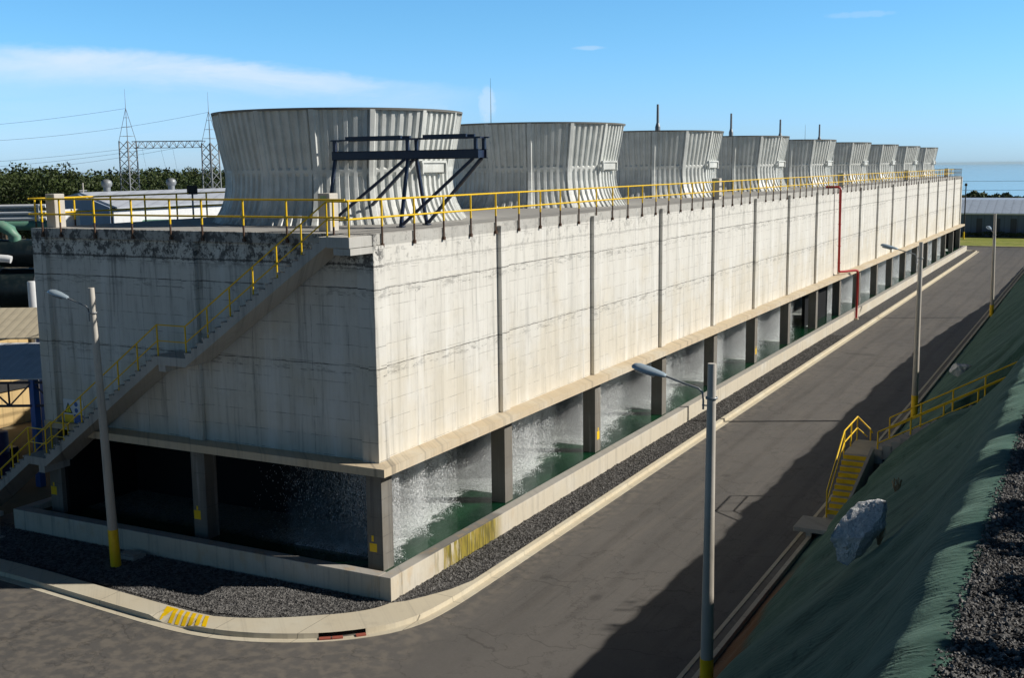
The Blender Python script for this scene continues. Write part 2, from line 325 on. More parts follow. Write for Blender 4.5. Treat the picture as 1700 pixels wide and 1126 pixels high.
def asphalt(s, b):
    p = s.pos(); x, y, z = s.xyz(p)
    fine = s.noise(p, 45, 3, .7); mid = s.noise(p, 1.1, 6, .68); big = s.noise(s.scl(p, .22, .10, 1), 1, 4, .6)
    tr = s.noise(s.comb(s.m('MULTIPLY', x, 2.3), s.m('MULTIPLY', y, .09), 0), 1, 5, .6)
    c = s.mix(s.mr(big, .35, .68), (.100,.095,.090), (.126,.118,.110)); c = s.mix(s.m('MULTIPLY', s.m('MULTIPLY', s.mr(tr, .45, .7), s.mr(y, -4, 2, .15, 1)), .42), c, (.15,.135,.118))
    c = s.mix(s.m('MULTIPLY', s.mr(mid, .57, .80), s.mr(y, -5, 0, .24, .42)), c, (.045,.042,.040)); c = s.mix(s.m('MULTIPLY', s.mr(s.noise(s.scl(p, .8, 2.4, 1), 1, 5, .7), .60, .74), s.mr(y, -5, 0, .05, .25)), c, (.045,.04,.038))
    sp = s.mr(s.noise(p, 60, 3, .8), .56, .72); c = s.mix(s.m('MULTIPLY', sp, .5), c, (.24,.22,.20)); c = s.mix(s.m('MULTIPLY', s.mr(s.noise(p, 38, 3, .8), .56, .70), .5), c, (.045,.04,.038))
    t2 = s.noise(s.comb(s.m('MULTIPLY', x, 7), s.m('MULTIPLY', y, .22), 4), 1, 5, .65); c = s.mix(s.m('MULTIPLY', s.m('MULTIPLY', s.mr(t2, .52, .72), s.mr(y, -3, 1)), .38), c, (.05,.046,.043))
    for cx_ in (4.7, 6.3, 8.0, 9.5):
        tw = s.m('MULTIPLY', s.m('MULTIPLY', s.mr(s.m('ABSOLUTE', s.m('SUBTRACT', s.m('ADD', x, s.m('MULTIPLY', s.noise(s.scl(p, .05, .05, 0), 1, 2), 1.4)), cx_+.7)), .30, .05), s.mr(y, -4, 2)), s.mr(mid, .3, .6))
        c = s.mix(s.m('MULTIPLY', tw, .42), c, (.055,.05,.047))
    oil = s.mr(s.vor(s.scl(p, .45, .35, 1), 1), .13, .03); c = s.mix(s.m('MULTIPLY', oil, .5), c, (.03,.028,.027))
    # wheel-worn diagonal scuffs and dust at the kerb
    grit = s.mr(s.noise(p, 9, 6, .8), .42, .66); c = s.mix(s.m('MULTIPLY', grit, .22), c, (.165,.155,.145))
    dust = s.m('MULTIPLY', s.mr(x, 4.2, 2.9), s.mr(s.noise(p, 2.5, 4), .4, .65)); c = s.mix(s.m('MULTIPLY', dust, .45), c, (.24,.21,.17))
    vc = s.vor(s.vm('ADD', s.scl(p, .55, .4, 1), s.comb(s.m('MULTIPLY', mid, 1.6), s.m('MULTIPLY', big, 1.2), 0)), 1, 'Distance', 'DISTANCE_TO_EDGE')
    c = s.mix(s.m('MULTIPLY', s.m('LESS_THAN', vc, .010), .30), c, (.015,.013,.012))
    return dict(c=c, r=s.mr(mid, .3, .7, .86, .72), spec=.3, bump=(s.m('ADD', fine, s.m('MULTIPLY', mid, .5)), .5, .012))
M_ASPH = material('asphalt', asphalt)
def gravel(s, b):
    p = s.pos(); v1 = s.vor(p, 19); cc = s.vor(p, 19, 'Color'); k = s.xyz(cc)[0]
    c = s.mix(s.mr(k, 0, 1), (.035,.034,.036), (.17,.165,.16)); c = s.mix(s.mr(v1, .4, .75), c, (.008,.008,.009))
    return dict(c=c, r=.85, bump=(s.m('SUBTRACT', 1, v1), 1.0, .035))
M_GRAVEL = material('gravel', gravel)
def stone(s, b):
    p = s.pos(); k = s.xyz(s.vor(p, 12, 'Color'))[1]; n = s.noise(p, 25, 3)
    c = s.mix(s.mr(k, .1, .95, smooth=False), (.030,.030,.032), (.21,.205,.20)); c = s.mix(s.m('MULTIPLY', n, .3), c, (.12,.11,.10))
    return dict(c=c, r=.8)
M_STONE = material('crushed_stone', stone)
def net(s, b):
    p = s.pos(); x, y, z = s.xyz(p)
    w = s.m('SINE', s.m('MULTIPLY', s.m('ADD', y, s.m('MULTIPLY', s.noise(p, 1.6, 5, .65), .75)), 34.0))
    fold = s.noise(s.comb(s.m('ADD', s.m('MULTIPLY', y, .9), s.m('MULTIPLY', x, -.9)), s.m('MULTIPLY', x, .35), 0), 1.2, 5, .6)
    n = s.noise(p, 1.2, 5, .6)
    c = s.mix(s.mr(n, .3, .7), (.050,.110,.088), (.092,.164,.132)); c = s.mix(s.m('MULTIPLY', s.mr(w, .2, .9), .35), c, (.035,.085,.062))
    c = s.mix(s.m('MULTIPLY', s.mr(fold, .60, .68), .25), c, (.18,.26,.22)); c = s.mix(s.m('MULTIPLY', s.mr(s.noise(p, 60, 2), .5, .7), .5), c, (.02,.05,.035))
    c = s.mix(s.m('MULTIPLY', s.mr(fold, .46, .36), .60), c, (.014,.040,.034)); dustn = s.mr(s.noise(s.scl(p, 2.2, 2.2, 2.2), 1, 6, .75), .55, .72); c = s.mix(s.m('MULTIPLY', dustn, .30), c, (.13,.13,.11)); dk = s.mr(s.noise(s.scl(p, 3.4, 1.2, 3.4), 1, 5, .7), .56, .70); c = s.mix(s.m('MULTIPLY', dk, .55), c, (.012,.035,.028))  # fold troughs painted darker to stand for their shade
    # bare orange soil along the toe
    soil = s.m('MULTIPLY', s.mr(s.m('ADD', z, s.m('MULTIPLY', s.noise(p, 1.5, 4), .7)), 1.75, 1.15), s.mr(y, 9, 4))
    sc = s.mix(s.noise(p, 7, 5, .7), (.20,.075,.02), (.10,.04,.015)); c = s.mix(soil, c, sc)
    h = s.m('ADD', s.m('MULTIPLY', s.m('MULTIPLY', w, s.mr(s.noise(p, 1.1, 3), .35, .6)), .30), s.m('ADD', s.m('MULTIPLY', fold, 1.6), s.m('MULTIPLY', s.noise(s.scl(p, 3, 3, 3), 1, 5, .7), 1.6)))
    b.inputs['Sheen Weight'].default_value = .12; b.inputs['Sheen Roughness'].default_value = .45; b.inputs['Sheen Tint'].default_value = (.65,1,.82,1)
    return dict(c=c, r=.9, spec=.12, bump=(h, .4, .03))
M_NET = material('green_geotextile', net)
def grassm(s, b):
    p = s.pos(); n = s.noise(p, .8, 6, .7); n2 = s.noise(s.scl(p, .1, .4, 1), 1, 4)
    c = s.mix(s.mr(n, .35, .7), (.16,.20,.018), (.30,.32,.05)); c = s.mix(s.mr(n2, .5, .7), c, (.36,.34,.09))
    return dict(c=c, r=.9, bump=(s.noise(p, 12, 4), .8, .06))
M_GRASS = material('grass', grassm)
def earth(s, b):
    p = s.pos(); n = s.noise(p, .05, 6, .7); c = s.mix(s.mr(n, .4, .62), (.06,.075,.03), (.14,.115,.075)); return dict(c=c, r=.95)
M_EARTH = material('dry_ground', earth)
def seam(s, b):
    p = s.pos(); return dict(c=(.10,.24,.34), r=.12, bump=(s.noise(p, .004, 4), .08, 4))
M_SEA = material('sea_water', seam)
def leafm(c1, c2):
    def fn(s, b):
        p = s.pos(); oi = s.N('ShaderNodeObjectInfo'); n = s.noise(p, .5, 3); n2 = s.xyz(s.vor(p, 2.2, 'Color'))[0]
        c = s.mix(s.mr(n, .35, .65), c1, c2); c = s.mix(s.m('MULTIPLY', n2, .45), c, tuple(q*.4 for q in c1))
        c = s.mix(s.m('MULTIPLY', oi.outputs['Random'], .35), c, (.07,.075,.02))
        return dict(c=c, r=.6, spec=.3)
    return fn
M_LEAF = material('foliage', leafm((.028,.055,.012), (.060,.095,.022)))
M_BARK = paint('bark', (.11,.085,.06), .9, 0, .4, None, 5)

# ================================================================== SETTING
# ground: one sheet, level round the plant, falling away to the coast, reaching the horizon
gx_, gy_ = [], []
rad = [0, 60, 150, 300, 420, 600, 900, 1500, 2600, 5000]; hz = [-.03, -.03, -.03, -.5, -1.5, -14, -45, -90, -125, -140]
V = [(0, 0, -.03)]; F = []
nseg = 64
for i, (r_, h_) in enumerate(zip(rad[1:], hz[1:])):
    for k in range(nseg):
        a = 2*math.pi*k/nseg; V.append((r_*math.cos(a), 60+r_*math.sin(a), h_ + (random.uniform(-.03,.03)*r_*.2 if r_ > 500 else 0)))
g = MB(); g.v = V
for k in range(nseg): g.f.append((0, 1+k, 1+(k+1)%nseg))
for i in range(len(rad)-2):
    for k in range(nseg): a = 1+i*nseg+k; b_ = 1+i*nseg+(k+1)%nseg; g.f.append((a, a+nseg, b_+nseg, b_))
g.mi = [0]*len(g.f); g.sm = [True]*len(g.f)
tag(g.obj('ground', M_EARTH), kind='structure')
g = MB(); g.add([(-70000,1000,-110),(70000,1000,-110),(70000,80000,-110),(-70000,80000,-110)], [(0,1,2,3)])
tag(g.obj('sea', M_SEA), kind='structure')
# a long low island on the sea horizon
g = MB(); n = 60; x0, x1, yy = -12500, -5200, 26000
prof = [max(0, math.sin(math.pi*i/n))**1.2*(120+60*math.sin(i*.35)+35*math.sin(i*.9+1)+60*math.sin(i*.13)) for i in range(n+1)]
rows = []
for j, (dy_, k_) in enumerate(((-1500, 0), (-700, .6), (0, 1), (900, .5), (1800, 0))):
    rows.append([(x0+(x1-x0)*i/n, yy+dy_, -111+prof[i]*k_*2.2) for i in range(n+1)])
vs = [v for r_ in rows for v in r_]; fs = [(j*(n+1)+i, j*(n+1)+i+1, (j+1)*(n+1)+i+1, (j+1)*(n+1)+i) for j in range(4) for i in range(n)]
g.add(vs, fs, 0, True); tag(g.obj('hills', M_EARTH), kind='structure')

# road: asphalt sheet all round the near sides of the tower
g = MB(); g.prism([(-70,-60),(11.0,-60),(11.0,167),(-60,167),(-60,157.5),(-18,157.5),(-18,-2.5),(-70,-2.5)], 'z', -.025, 0)
tag(g.obj('road', M_ASPH), kind='structure')
g = MB(); g.prism([(11.0,133),(60,133),(60,167),(11.0,167)], 'z', -.025, -.002); tag(g.obj('side_road', M_ASPH), kind='structure')
g = MB(); g.box(-80, 90, 167, 191.5, -.02, .10); tag(g.obj('grass_verge', M_GRASS), kind='structure')
g = MB(); g.box(-80, 90, 166.8, 167.0, -.02, .14); tag(g.obj('verge_kerb', M_CURB), kind='structure')

# kerb, walkway and gutter around the corner
def smooth_poly(pts, it=2):
    for _ in range(it):
        q = [pts[0]]
        for a, b in zip(pts[:-1], pts[1:]): q += [(a[0]*.75+b[0]*.25, a[1]*.75+b[1]*.25), (a[0]*.25+b[0]*.75, a[1]*.25+b[1]*.75)]
        q.append(pts[-1]); pts = q
    return pts
gut = smooth_poly([(-60,-4.2),(-25,-4.45),(-12,-4.86),(-8.9,-5.15),(-5.5,-5.45),(-3.2,-5.6),(-1.3,-5.30),(.6,-4.45),(1.7,-3.55),(2.5,-2.5),(2.88,-1.0),(2.92,3),(2.92,20),(2.92,155.0),(2.7,156.6),(1.5,157.2),(-16,157.2)])
def offset(path, d):
    out = []
    for i, p in enumerate(path):
        a = Vector(path[max(i-1,0)]); b = Vector(path[min(i+1,len(path)-1)]); t = (b-a).normalized(); out.append((p[0]-t.y*d, p[1]+t.x*d))
    return out
face = offset(gut, .27)             # kerb face line
topo = offset(gut, .33)
def strip(A, ZA, B, ZB, mb, mi=0):
    n = len(A); mb.add([(p[0],p[1],ZA) for p in A]+[(p[0],p[1],ZB) for p in B], [(i,i+1,n+i+1,n+i) for i in range(n-1)], mi)
g = MB(); strip(gut, -.02, gut, .012, g); strip(gut, .012, face, .004, g); strip(face, .004, face, -.02, g); tag(g.obj('gutter', M_CURB), kind='structure')
# walkway back edge: wide on the short side and round the corner, a narrow kerb along the long side
g = MB()
def back(p, q):
    x, y = q
    if y < -1.5 or x < 1.5: w = 1.15 if x < -3 else 1.15+min(1, max(0, (x+3)/3.5))*.55
    else: w = max(.52, 1.6-(y+1.5)*.42)
    return w-.33
# drop the kerb for a crossing and leave an opening for the drain inlet
def kerb_h(q):
    x, y = q
    if y > -3.9 or x < -12: return .15
    d = abs(x+4.0); return .15 if d > .9 else (.02 if d < .45 else .02+.13*(d-.45)/.45)
bk = []
for i, q in enumerate(face):
    a = Vector(face[max(i-1,0)]); b = Vector(face[min(i+1,len(face)-1)]); t = (b-a).normalized(); w = back(None, q); bk.append((q[0]-t.y*w, q[1]+t.x*w))
# resample finely around the crossing
def resample(A, B, step=.22):
    a2, b2 = [], []
    for i in range(len(A)-1):
        L = math.dist(A[i], A[i+1]); k = max(1, int(L/step)) if L < 12 else 1
        for j in range(k):
            f = j/k; a2.append((A[i][0]*(1-f)+A[i+1][0]*f, A[i][1]*(1-f)+A[i+1][1]*f)); b2.append((B[i][0]*(1-f)+B[i+1][0]*f, B[i][1]*(1-f)+B[i+1][1]*f))
    a2.append(A[-1]); b2.append(B[-1]); return a2, b2
fa, bb = resample(face, bk)
def is_inlet(q): return .28 < q[0] < 1.42 and q[1] < -2.6
vs = []; n = len(fa)
for q, w in zip(fa, bb):
    h = kerb_h(q); mid_ = (q[0]*.45+w[0]*.55, q[1]*.45+w[1]*.55)
    vs += [(q[0], q[1], 0.0), (q[0]*.97+w[0]*.03, q[1]*.97+w[1]*.03, h), (mid_[0], mid_[1], .155), (w[0], w[1], .16), (w[0], w[1], -.02)]
fs = []
for i in range(n-1):
    for k in range(4):
        if k == 0 and is_inlet(fa[i]): continue
        fs.append((i*5+k, (i+1)*5+k, (i+1)*5+k+1, i*5+k+1))
g.add(vs, fs); WALKWAY = g.obj('walkway', M_CURB); tag(WALKWAY, kind='structure')
# dark throat of the inlet with red brick sill
inl = thing('storm_drain', (.85,-4.0,0), 'dark kerb inlet with red brick sill at the rounded corner of the walkway', 'drain')
idx = [i for i, q in enumerate(fa) if is_inlet(q)]
g = MB(); A = [fa[i] for i in idx]+[fa[idx[-1]+1]]
inn = offset(A, .35)
g2 = MB(); strip(A, -.01, inn, -.01, g2); strip(inn, -.01, inn, .13, g2); g2.obj('throat', M_DARK, inl, off=(.85,-4.0,0))
g = MB(); o1 = offset(A, -.16)
M_BRICK = material('red_brick', lambda s, b: dict(c=s.mix(s.noise(s.pos(), 14, 4), (.42,.10,.06), (.25,.07,.05)), r=.85, bump=(s.noise(s.pos(), 20, 3), .5, .01)))
m_ = len(A)
for i in range(m_-1):
    if abs(i-m_//2) < 1 and m_ > 3: continue
    a, b, c, d_ = Vector(A[i]), Vector(A[i+1]), Vector(o1[i+1]), Vector(o1[i]); a2 = a.lerp(b, .06); b2 = a.lerp(b, .94); d2 = d_.lerp(c, .06); c2 = d_.lerp(c, .94)
    pr = [(q.x, q.y) for q in (a2, d2, c2, b2)]; g = MB(); g.prism(pr, 'z', .004, .045); g.obj('brick_sill', M_BRICK, inl, off=(.85,-4.0,0))
# yellow crossing stripes painted on the dropped kerb
g = MB()
ridx = [i for i, q in enumerate(fa) if -7 < q[0] < -1.5 and q[1] < -3.5]
RX = np.array([fa[i][0] for i in ridx]); RYf = np.array([fa[i][1] for i in ridx]); RXb = np.array([bb[i][0] for i in ridx]); RYb = np.array([bb[i][1] for i in ridx]); RH = np.array([kerb_h(fa[i]) for i in ridx])
def on_walk(x, f):
    yf_, xb_, yb_, h = (float(np.interp(x, RX, a)) for a in (RYf, RXb, RYb, RH))
    if f < .55: z = h+(.155-h)*(max(0, f-.03)/.52)
    else: z = .155+.005*(f-.55)/.45
    return (x*(1-f)+xb_*f, yf_*(1-f)+yb_*f, z+.010)
for k in range(7):
    x0 = -4.42+k*.262; w_ = .155; f0, f1 = (.07, .90)
    if k == 0: x0 -= .10
    rows = []
    for j in range(13):
        f = f0+(f1-f0)*j/12; sh_ = -.42*(f-f0)/(f1-f0); wl = w_ if k else w_*.3+.42*(f-f0)/(f1-f0)*.9
        rows.append([on_walk(x0+sh_, f), on_walk(x0+sh_+wl/2+(0 if k else .0), f), on_walk(x0+sh_+wl, f)])
    vs_ = [v for r_ in rows for v in r_]; g.add(vs_, [(3*j+q, 3*j+q+1, 3*j+q+4, 3*j+q+3) for j in range(12) for q in range(2)])
tag(g.obj('crossing_stripes', M_YEL), 'yellow painted diagonal stripes on the dropped kerb of the walkway', 'road marking')

# gravel bed between basin and walkway
g = MB(); g.prism([(-40,-5.1),(-12,-4.4),(-4,-4.6),(0,-4.0),(2.3,-.6),(2.62,2),(2.62,157),(.6,157),(.6,-.6),(-40,-.6)], 'z', -.02, .035); tag(g.obj('gravel_bed', M_GRAVEL), kind='structure')

# right-hand kerb and drain channel at the foot of the slope
g = MB(); g.box(10.62, 10.74, -60, 133, -.01, .03); g.box(11.06, 11.20, -60, 133, -.01, .16); tag(g.obj('kerb', M_CURB), kind='structure')
g = MB(); g.box(10.74, 11.06, -60, 133, -.012, .010); tag(g.obj('drain_channel', M_CHANNEL), kind='structure')

# slope with green geotextile, from the channel to the crest
px = np.array([11.2, 11.6, 12.4, 13.3, 14.9, 16.1, 17.1, 17.45, 17.65, 17.85, 18.05, 18.25, 18.45, 18.6, 18.9]); pz = np.array([.0, .25, 1.3, 2.45, 3.9, 4.95, 6.10, 6.66, 6.92, 7.09, 7.20, 7.275, 7.315, 7.30, 6.95])
def prof_z(x): return np.interp(x, px, pz)
def tap(y): return np.interp(y, [50,62,78,92,140], [1,.93,.62,.32,.22])
def build_slope():
    ns, ny = 120, 900
    s_ = np.linspace(0, 1, ns); arc = np.concatenate([[0], np.cumsum(np.hypot(np.diff(px), np.diff(pz)))]); arc /= arc[-1]
    X0 = np.interp(s_, arc, px); Z0 = np.interp(s_, arc, pz)
    k = np.array([1,4,6,4,1])/16.; Zs = np.convolve(np.pad(Z0, 2, 'edge'), k, 'valid'); Xs = np.convolve(np.pad(X0, 2, 'edge'), k, 'valid')
    Y = np.concatenate([np.linspace(-34, 30, 640), np.linspace(30.3, 140, ny-640)])
    XX = np.repeat(Xs[None,:], ny, 0); ZZ = np.repeat(Zs[None,:], ny, 0); YY = np.repeat(Y[:,None], ns, 1)
    dxs = np.gradient(Xs); dzs = np.gradient(Zs); L = np.hypot(dxs, dzs); nx = -dzs/L; nz = dxs/L
    amp = np.zeros_like(XX); S = np.repeat(s_[None,:], ny, 0)
    for i in range(26):        # draped folds running obliquely down the slope
        ky = rng.uniform(.5, 3.2); kx = -ky*rng.uniform(.35, .8); ph = rng.uniform(0, 6.28); a = .020/ky**.6
        amp += a*np.sin(ky*YY + kx*S*9 + ph + .7*np.sin(YY*.21+i) + .5*np.sin(S*7+i*2))
    for i in range(10):        # fine ripples across the crest
        ky = rng.uniform(4, 9); amp += .0016*np.sin(ky*YY+S*rng.uniform(-6, 6)+rng.uniform(0, 6.28))*(S > .3)
    amp *= np.clip(S*8, 0, 1)*(1-.72*np.clip((S-.72)/.12, 0, 1))
    # the upper stair flight is sunk into the slope
    cut = (YY > 15.05) & (YY < 16.75) & (XX > 12.35) & (XX < 17.9)
    ZZ = ZZ-.55*np.clip((YY-12.2)/1.2,0,1)*np.clip((17.3-YY)/.5,0,1)*np.clip((XX-15.2)/1.2,0,1)*np.clip((18.2-XX)/.4,0,1)
    low = 2.25+(XX-12.6)*.565-.25
    ZZ = ZZ*tap(YY); XX = 11.2+(XX-11.2)*tap(YY); ZN = ZZ+amp*nz; ZN = np.where(cut, np.minimum(ZN, low), ZN)
    cut2 = (YY > 11.7) & (YY < 17.5) & (XX < 12.9)
    ZN = np.where(cut2, np.minimum(ZN, np.clip((YY-12)*.62, 0, 1.6)+.15+np.clip(XX-12.5, 0, 1)*2), ZN)
    XX = XX+np.clip((S-.80)/.1, 0, 1)*(.05*np.sin(YY*.9+1)+.035*np.sin(YY*2.3)+.02*np.sin(YY*5.1+2))
    Vv = np.stack([XX+amp*nx, YY, ZN], -1).reshape(-1, 3)
    ii, jj = np.meshgrid(np.arange(ny-1), np.arange(ns-1), indexing='ij'); a = ii*ns+jj
    Ff = np.stack([a, a+1, a+ns+1, a+ns], -1).reshape(-1, 4)
    o = np_mesh('slope', Vv, Ff, M_NET, True); tag(o, kind='structure')
build_slope()
# level ground behind the crest, carrying gravel, and the hill shoulder the photographer stands on
crest_pts = lambda: None
g = MB(); TY = [-34,0,50,62,78,92,140,150]; TX = [(18.55,7.315),(34,7.35),(80,8.5)]
vs = [(11.2+(x-11.2)*float(tap(y)) if x < 20 else x,y,z*float(tap(y))) for y in TY for x,z in TX]+[(80,y,-1) for y in TY]
nT = len(TY); g.add(vs, [(3*i+k,3*i+k+1,3*i+k+4,3*i+k+3) for i in range(nT-1) for k in range(2)]+[(3*i+2,3*nT+i,3*nT+i+1,3*i+5) for i in range(nT-1)])
tag(g.obj('gravel_terrace', M_GRAVEL), kind='structure')

def stones(name, sampler, cnt, size, zfun):
    """individual crushed stones as small deformed octahedra, in one mesh"""
    P = sampler(cnt); cnt = len(P); sz = size*np.clip(rng.lognormal(-.05, .42, cnt), .4, 2.6)
    base = np.array([(1,0,0),(-1,0,0),(0,1,0),(0,-1,0),(0,0,1),(0,0,-1)], float)
    f = np.array([(0,2,4),(2,1,4),(1,3,4),(3,0,4),(2,0,5),(1,2,5),(3,1,5),(0,3,5)])
    Vv = base[None]*(1+rng.uniform(-.4, .4, (cnt, 6, 3))) + rng.uniform(-.18, .18, (cnt, 6, 3)); Vv[..., 2] *= .75
    a = rng.uniform(0, 6.28, cnt); ca, sa = np.cos(a)[:,None], np.sin(a)[:,None]; t = rng.uniform(-.7, .7, cnt); ct, st = np.cos(t)[:,None], np.sin(t)[:,None]
    x, y, z = Vv[...,0], Vv[...,1], Vv[...,2]; x, z = x*ct+z*st, -x*st+z*ct; x, y = x*ca-y*sa, x*sa+y*ca
    Vv = np.stack([x, y, z], -1)*sz[:,None,None]; Vv[...,0] += P[:,0,None]; Vv[...,1] += P[:,1,None]; Vv[...,2] += (zfun(P)+sz*.25)[:,None]
    Ff = (f[None]+np.arange(cnt)[:,None,None]*6).reshape(-1, 3)
    o = np_mesh(name, Vv.reshape(-1,3), Ff, M_STONE); return o
def smp_crest(c):
    x = 18.50+rng.beta(1, 1.6, c)*6.5; y = rng.uniform(-22, 16, c); return np.stack([x+rng.uniform(-.05,.05,c)*2, y], 1)
o = stones('crushed_stone', smp_crest, 110000, .021, lambda P: np.full(len(P), 7.335)); tag(o, 'dark crushed stone covering the terrace behind the green slope', 'gravel', kind='stuff')
def smp_left(c):
    x = rng.uniform(-17, .9, c); y = rng.uniform(-4.3, -1.0, c)
    lim = np.interp(x, [-17,-10.6,-6.4,-3.9,-1.9,.05,.9], [-3.35,-3.6,-3.95,-4.1,-3.75,-2.75,-1.2]); k = y > lim; a = np.stack([x[k], y[k]], 1)
    c2 = int(c*.62); y2 = -.9+(rng.uniform(0, 1, c2)**1.6)*62; x2 = rng.uniform(.98, 2.42, c2); wl = np.interp(y2, [-1.5,-.9,1,3,6], [.9,1.05,1.9,2.3,2.42]); k2 = x2 < wl
    return np.concatenate([a, np.stack([x2[k2], y2[k2]], 1)])
o = stones('crushed_stone', smp_left, 110000, .021, lambda P: np.full(len(P), .045)); tag(o, 'grey crushed stone between the basin wall and the walkway', 'gravel', kind='stuff')

# ================================================================== COOLING TOWER
S, NB, W = 8.6496, 18, 15.091
LEN = S*NB
T = thing('cooling_tower', (0,0,0), 'long pale board-formed concrete cooling tower standing in its water basin', 'building')
g = MB(); g.box(-.62,-.17,.62,LEN-.18,4.12,11.0); g.box(-.62,-.03,0,.60,4.12,10.98); g.obj('wall', M_WALL, T)     # long wall and corner block
g = MB(); g.box(-W+.6,-.62,.17,.61,4.12,10.985); g.obj('wall', M_WALL, T)
g = MB(); g.box(-W+.02,-W+.33,.62,LEN-.6,4.12,10.98); g.obj('wall', M_WALL, T)
g = MB(); g.box(-W+.33,-.62,LEN-.62,LEN-.18,4.12,10.98); g.obj('wall', M_WALL, T)
for nn in range(1, NB+1):
    yc = nn*S if nn < NB else LEN-.3
    g = MB(); g.box(-.171, 0.0, yc-.30, yc+.30, 4.121, 11.20, bev=.02); g.obj('pilaster', M_WALL, T)
g = MB(); g.box(-.60, 0.0, -.001+.0, .61, 4.121, 10.981, bev=.02); g.obj('pilaster', M_WALL, T)
g = MB(); g.box(-7.90,-7.28, .0, .172, 4.121, 10.981, bev=.02); g.obj('pilaster', M_WALL, T)
g = MB(); g.box(-W,-W+.66, .0, .60, 4.121, 10.981, bev=.02); g.obj('pilaster', M_WALL, T)
g = MB(); g.box(-W-.02,-.176,.18,LEN-.02,10.99,11.325); g.obj('deck', M_DECK, T)
# light upstand strip along the near edge and the roof edge beam on the short side
g = MB(); g.box(-.52,-.165,.17,LEN-.16,11.001,11.334); g.box(-W,-.0,-.004,.17,10.99,11.345, bev=.012); g.obj('edge_beam', M_WALL, T)
g = MB(); g.prism([(-12.3,-.56),(.56,-.56),(.56,LEN+.56),(-W-.04,LEN+.56),(-W-.04,.0),(-12.3,.0)], 'z', 3.86, 4.12); g.obj('ledge', M_LEDGE, T)
for nn in range(0, NB+1):
    yc = nn*S; y0, y1 = (yc-.32, yc+.32) if 0 < nn < NB else ((0, .62) if nn == 0 else (LEN-.62, LEN))
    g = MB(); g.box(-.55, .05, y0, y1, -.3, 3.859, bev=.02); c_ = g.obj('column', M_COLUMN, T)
    if nn in (2, 5):
        g = MB(); g.box(.05, .056, yc-.12, yc+.16, 1.12, 1.50); g.box(.05,.056,yc-.02,yc+.06,1.52,1.66); g.obj('level_mark', M_YEL, c_)
    if nn == 0:
        g = MB(); g.box(-.46,-.18,-.006,-.0005,1.18,1.46); g.box(-.38,-.30,-.006,-.0005,1.52,1.72); g.obj('level_mark', M_YEL, c_)
for xc in (-7.60, -14.75):
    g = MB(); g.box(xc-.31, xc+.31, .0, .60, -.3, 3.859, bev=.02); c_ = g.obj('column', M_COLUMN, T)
    g = MB(); g.box(xc-.28, xc+.02, -.006, -.0005, 1.26, 1.58); g.box(xc-.16, xc-.08, -.006, -.0005, 1.60, 1.74); g.obj('level_mark', M_YEL, c_)
# basin walls (one ring) and water
g = MB(); a, t = .95, .44
g.box(a-t, a, -a, LEN+a, -.1, .81, bev=.02); g.box(-W-a, a-t, -a, -a+t, -.1, .81, bev=.02); g.box(-W-a, -W-a+t, -a+t, LEN+a, -.1, .81, bev=.02); g.box(-W-a+t, a-t, LEN+a-t, LEN+a, -.1, .81, bev=.02)
g.obj('basin_wall', M_BASIN, T)
def basin_water(s, b):
    p = s.pos(); x, y, z = s.xyz(p)
    t_ = s.m('FRACT', s.m('DIVIDE', s.m('SUBTRACT', y, .7), S)); w1 = s.noise(s.scl(p, .9, .5, 1), 1, 4, .7); w2 = s.noise(s.scl(p, 5, 2.4, 1), 1, 5, .75)
    edge = s.m('SUBTRACT', -.25, s.m('MULTIPLY', s.m('POWER', t_, .8), 2.0)); edge = s.m('ADD', edge, s.m('MULTIPLY', s.m('SUBTRACT', w1, .5), 1.6))
    edge = s.m('ADD', edge, s.m('MULTIPLY', s.m('SUBTRACT', w2, .5), .9))
    f = s.mr(x, s.m('ADD', edge, .10), s.m('SUBTRACT', edge, .22))
    spk = s.mr(s.noise(s.scl(p, 17, 9, 1), 1, 4, .8), .38, .60, .30, 1); f = s.m('MULTIPLY', f, s.mr(y, .5, 1.6))
    far_ = s.mr(x, -6.5, -3.5, .28, 1); f = s.m('MULTIPLY', s.m('MULTIPLY', f, spk), far_)
    c = s.mix(s.mr(s.noise(s.scl(p, 1, .4, 1), 1, 3), .4, .7), (.003,.034,.016), (.009,.062,.026)); c = s.mix(f, c, (.84,.90,.90))
    h = s.m('ADD', s.noise(s.scl(p, 3, 1.2, 1), 1, 4, .7), s.m('MULTIPLY', f, .8))
    return dict(c=c, r=s.mr(f, 0, 1, .12, .8), bump=(h, .35, .05))
M_BWATER = material('basin_water', basin_water)
g = MB(); g.add([(-W-.6,-.55,.58),(.55,-.55,.58),(.55,LEN+.55,.58),(-W-.6,LEN+.55,.58)], [(0,1,2,3)]); tag(g.obj('water', M_BWATER), kind='structure')
# back and end walls plus added screens; near-black colour stands in for deep shade
M_INNER = concrete('inner_shade_concrete', base=(.008,.010,.013), warm=(.007,.008,.010), lines=False, joints=False, streak=0, stain=0)
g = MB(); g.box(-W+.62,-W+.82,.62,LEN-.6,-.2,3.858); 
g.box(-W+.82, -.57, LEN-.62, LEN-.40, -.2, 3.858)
g.prism([(-.56,.63),(-2.9,3.6),(-W+.82,3.6),(-W+.82,3.75),(-2.95,3.75),(-.56,.85)], 'z', -.2, 3.858)  # slanted screen added to keep sun out of the short-side opening
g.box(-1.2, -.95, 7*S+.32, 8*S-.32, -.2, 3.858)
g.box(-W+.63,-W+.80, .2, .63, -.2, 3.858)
g.obj('inner_wall_sun_screen', M_INNER, T)

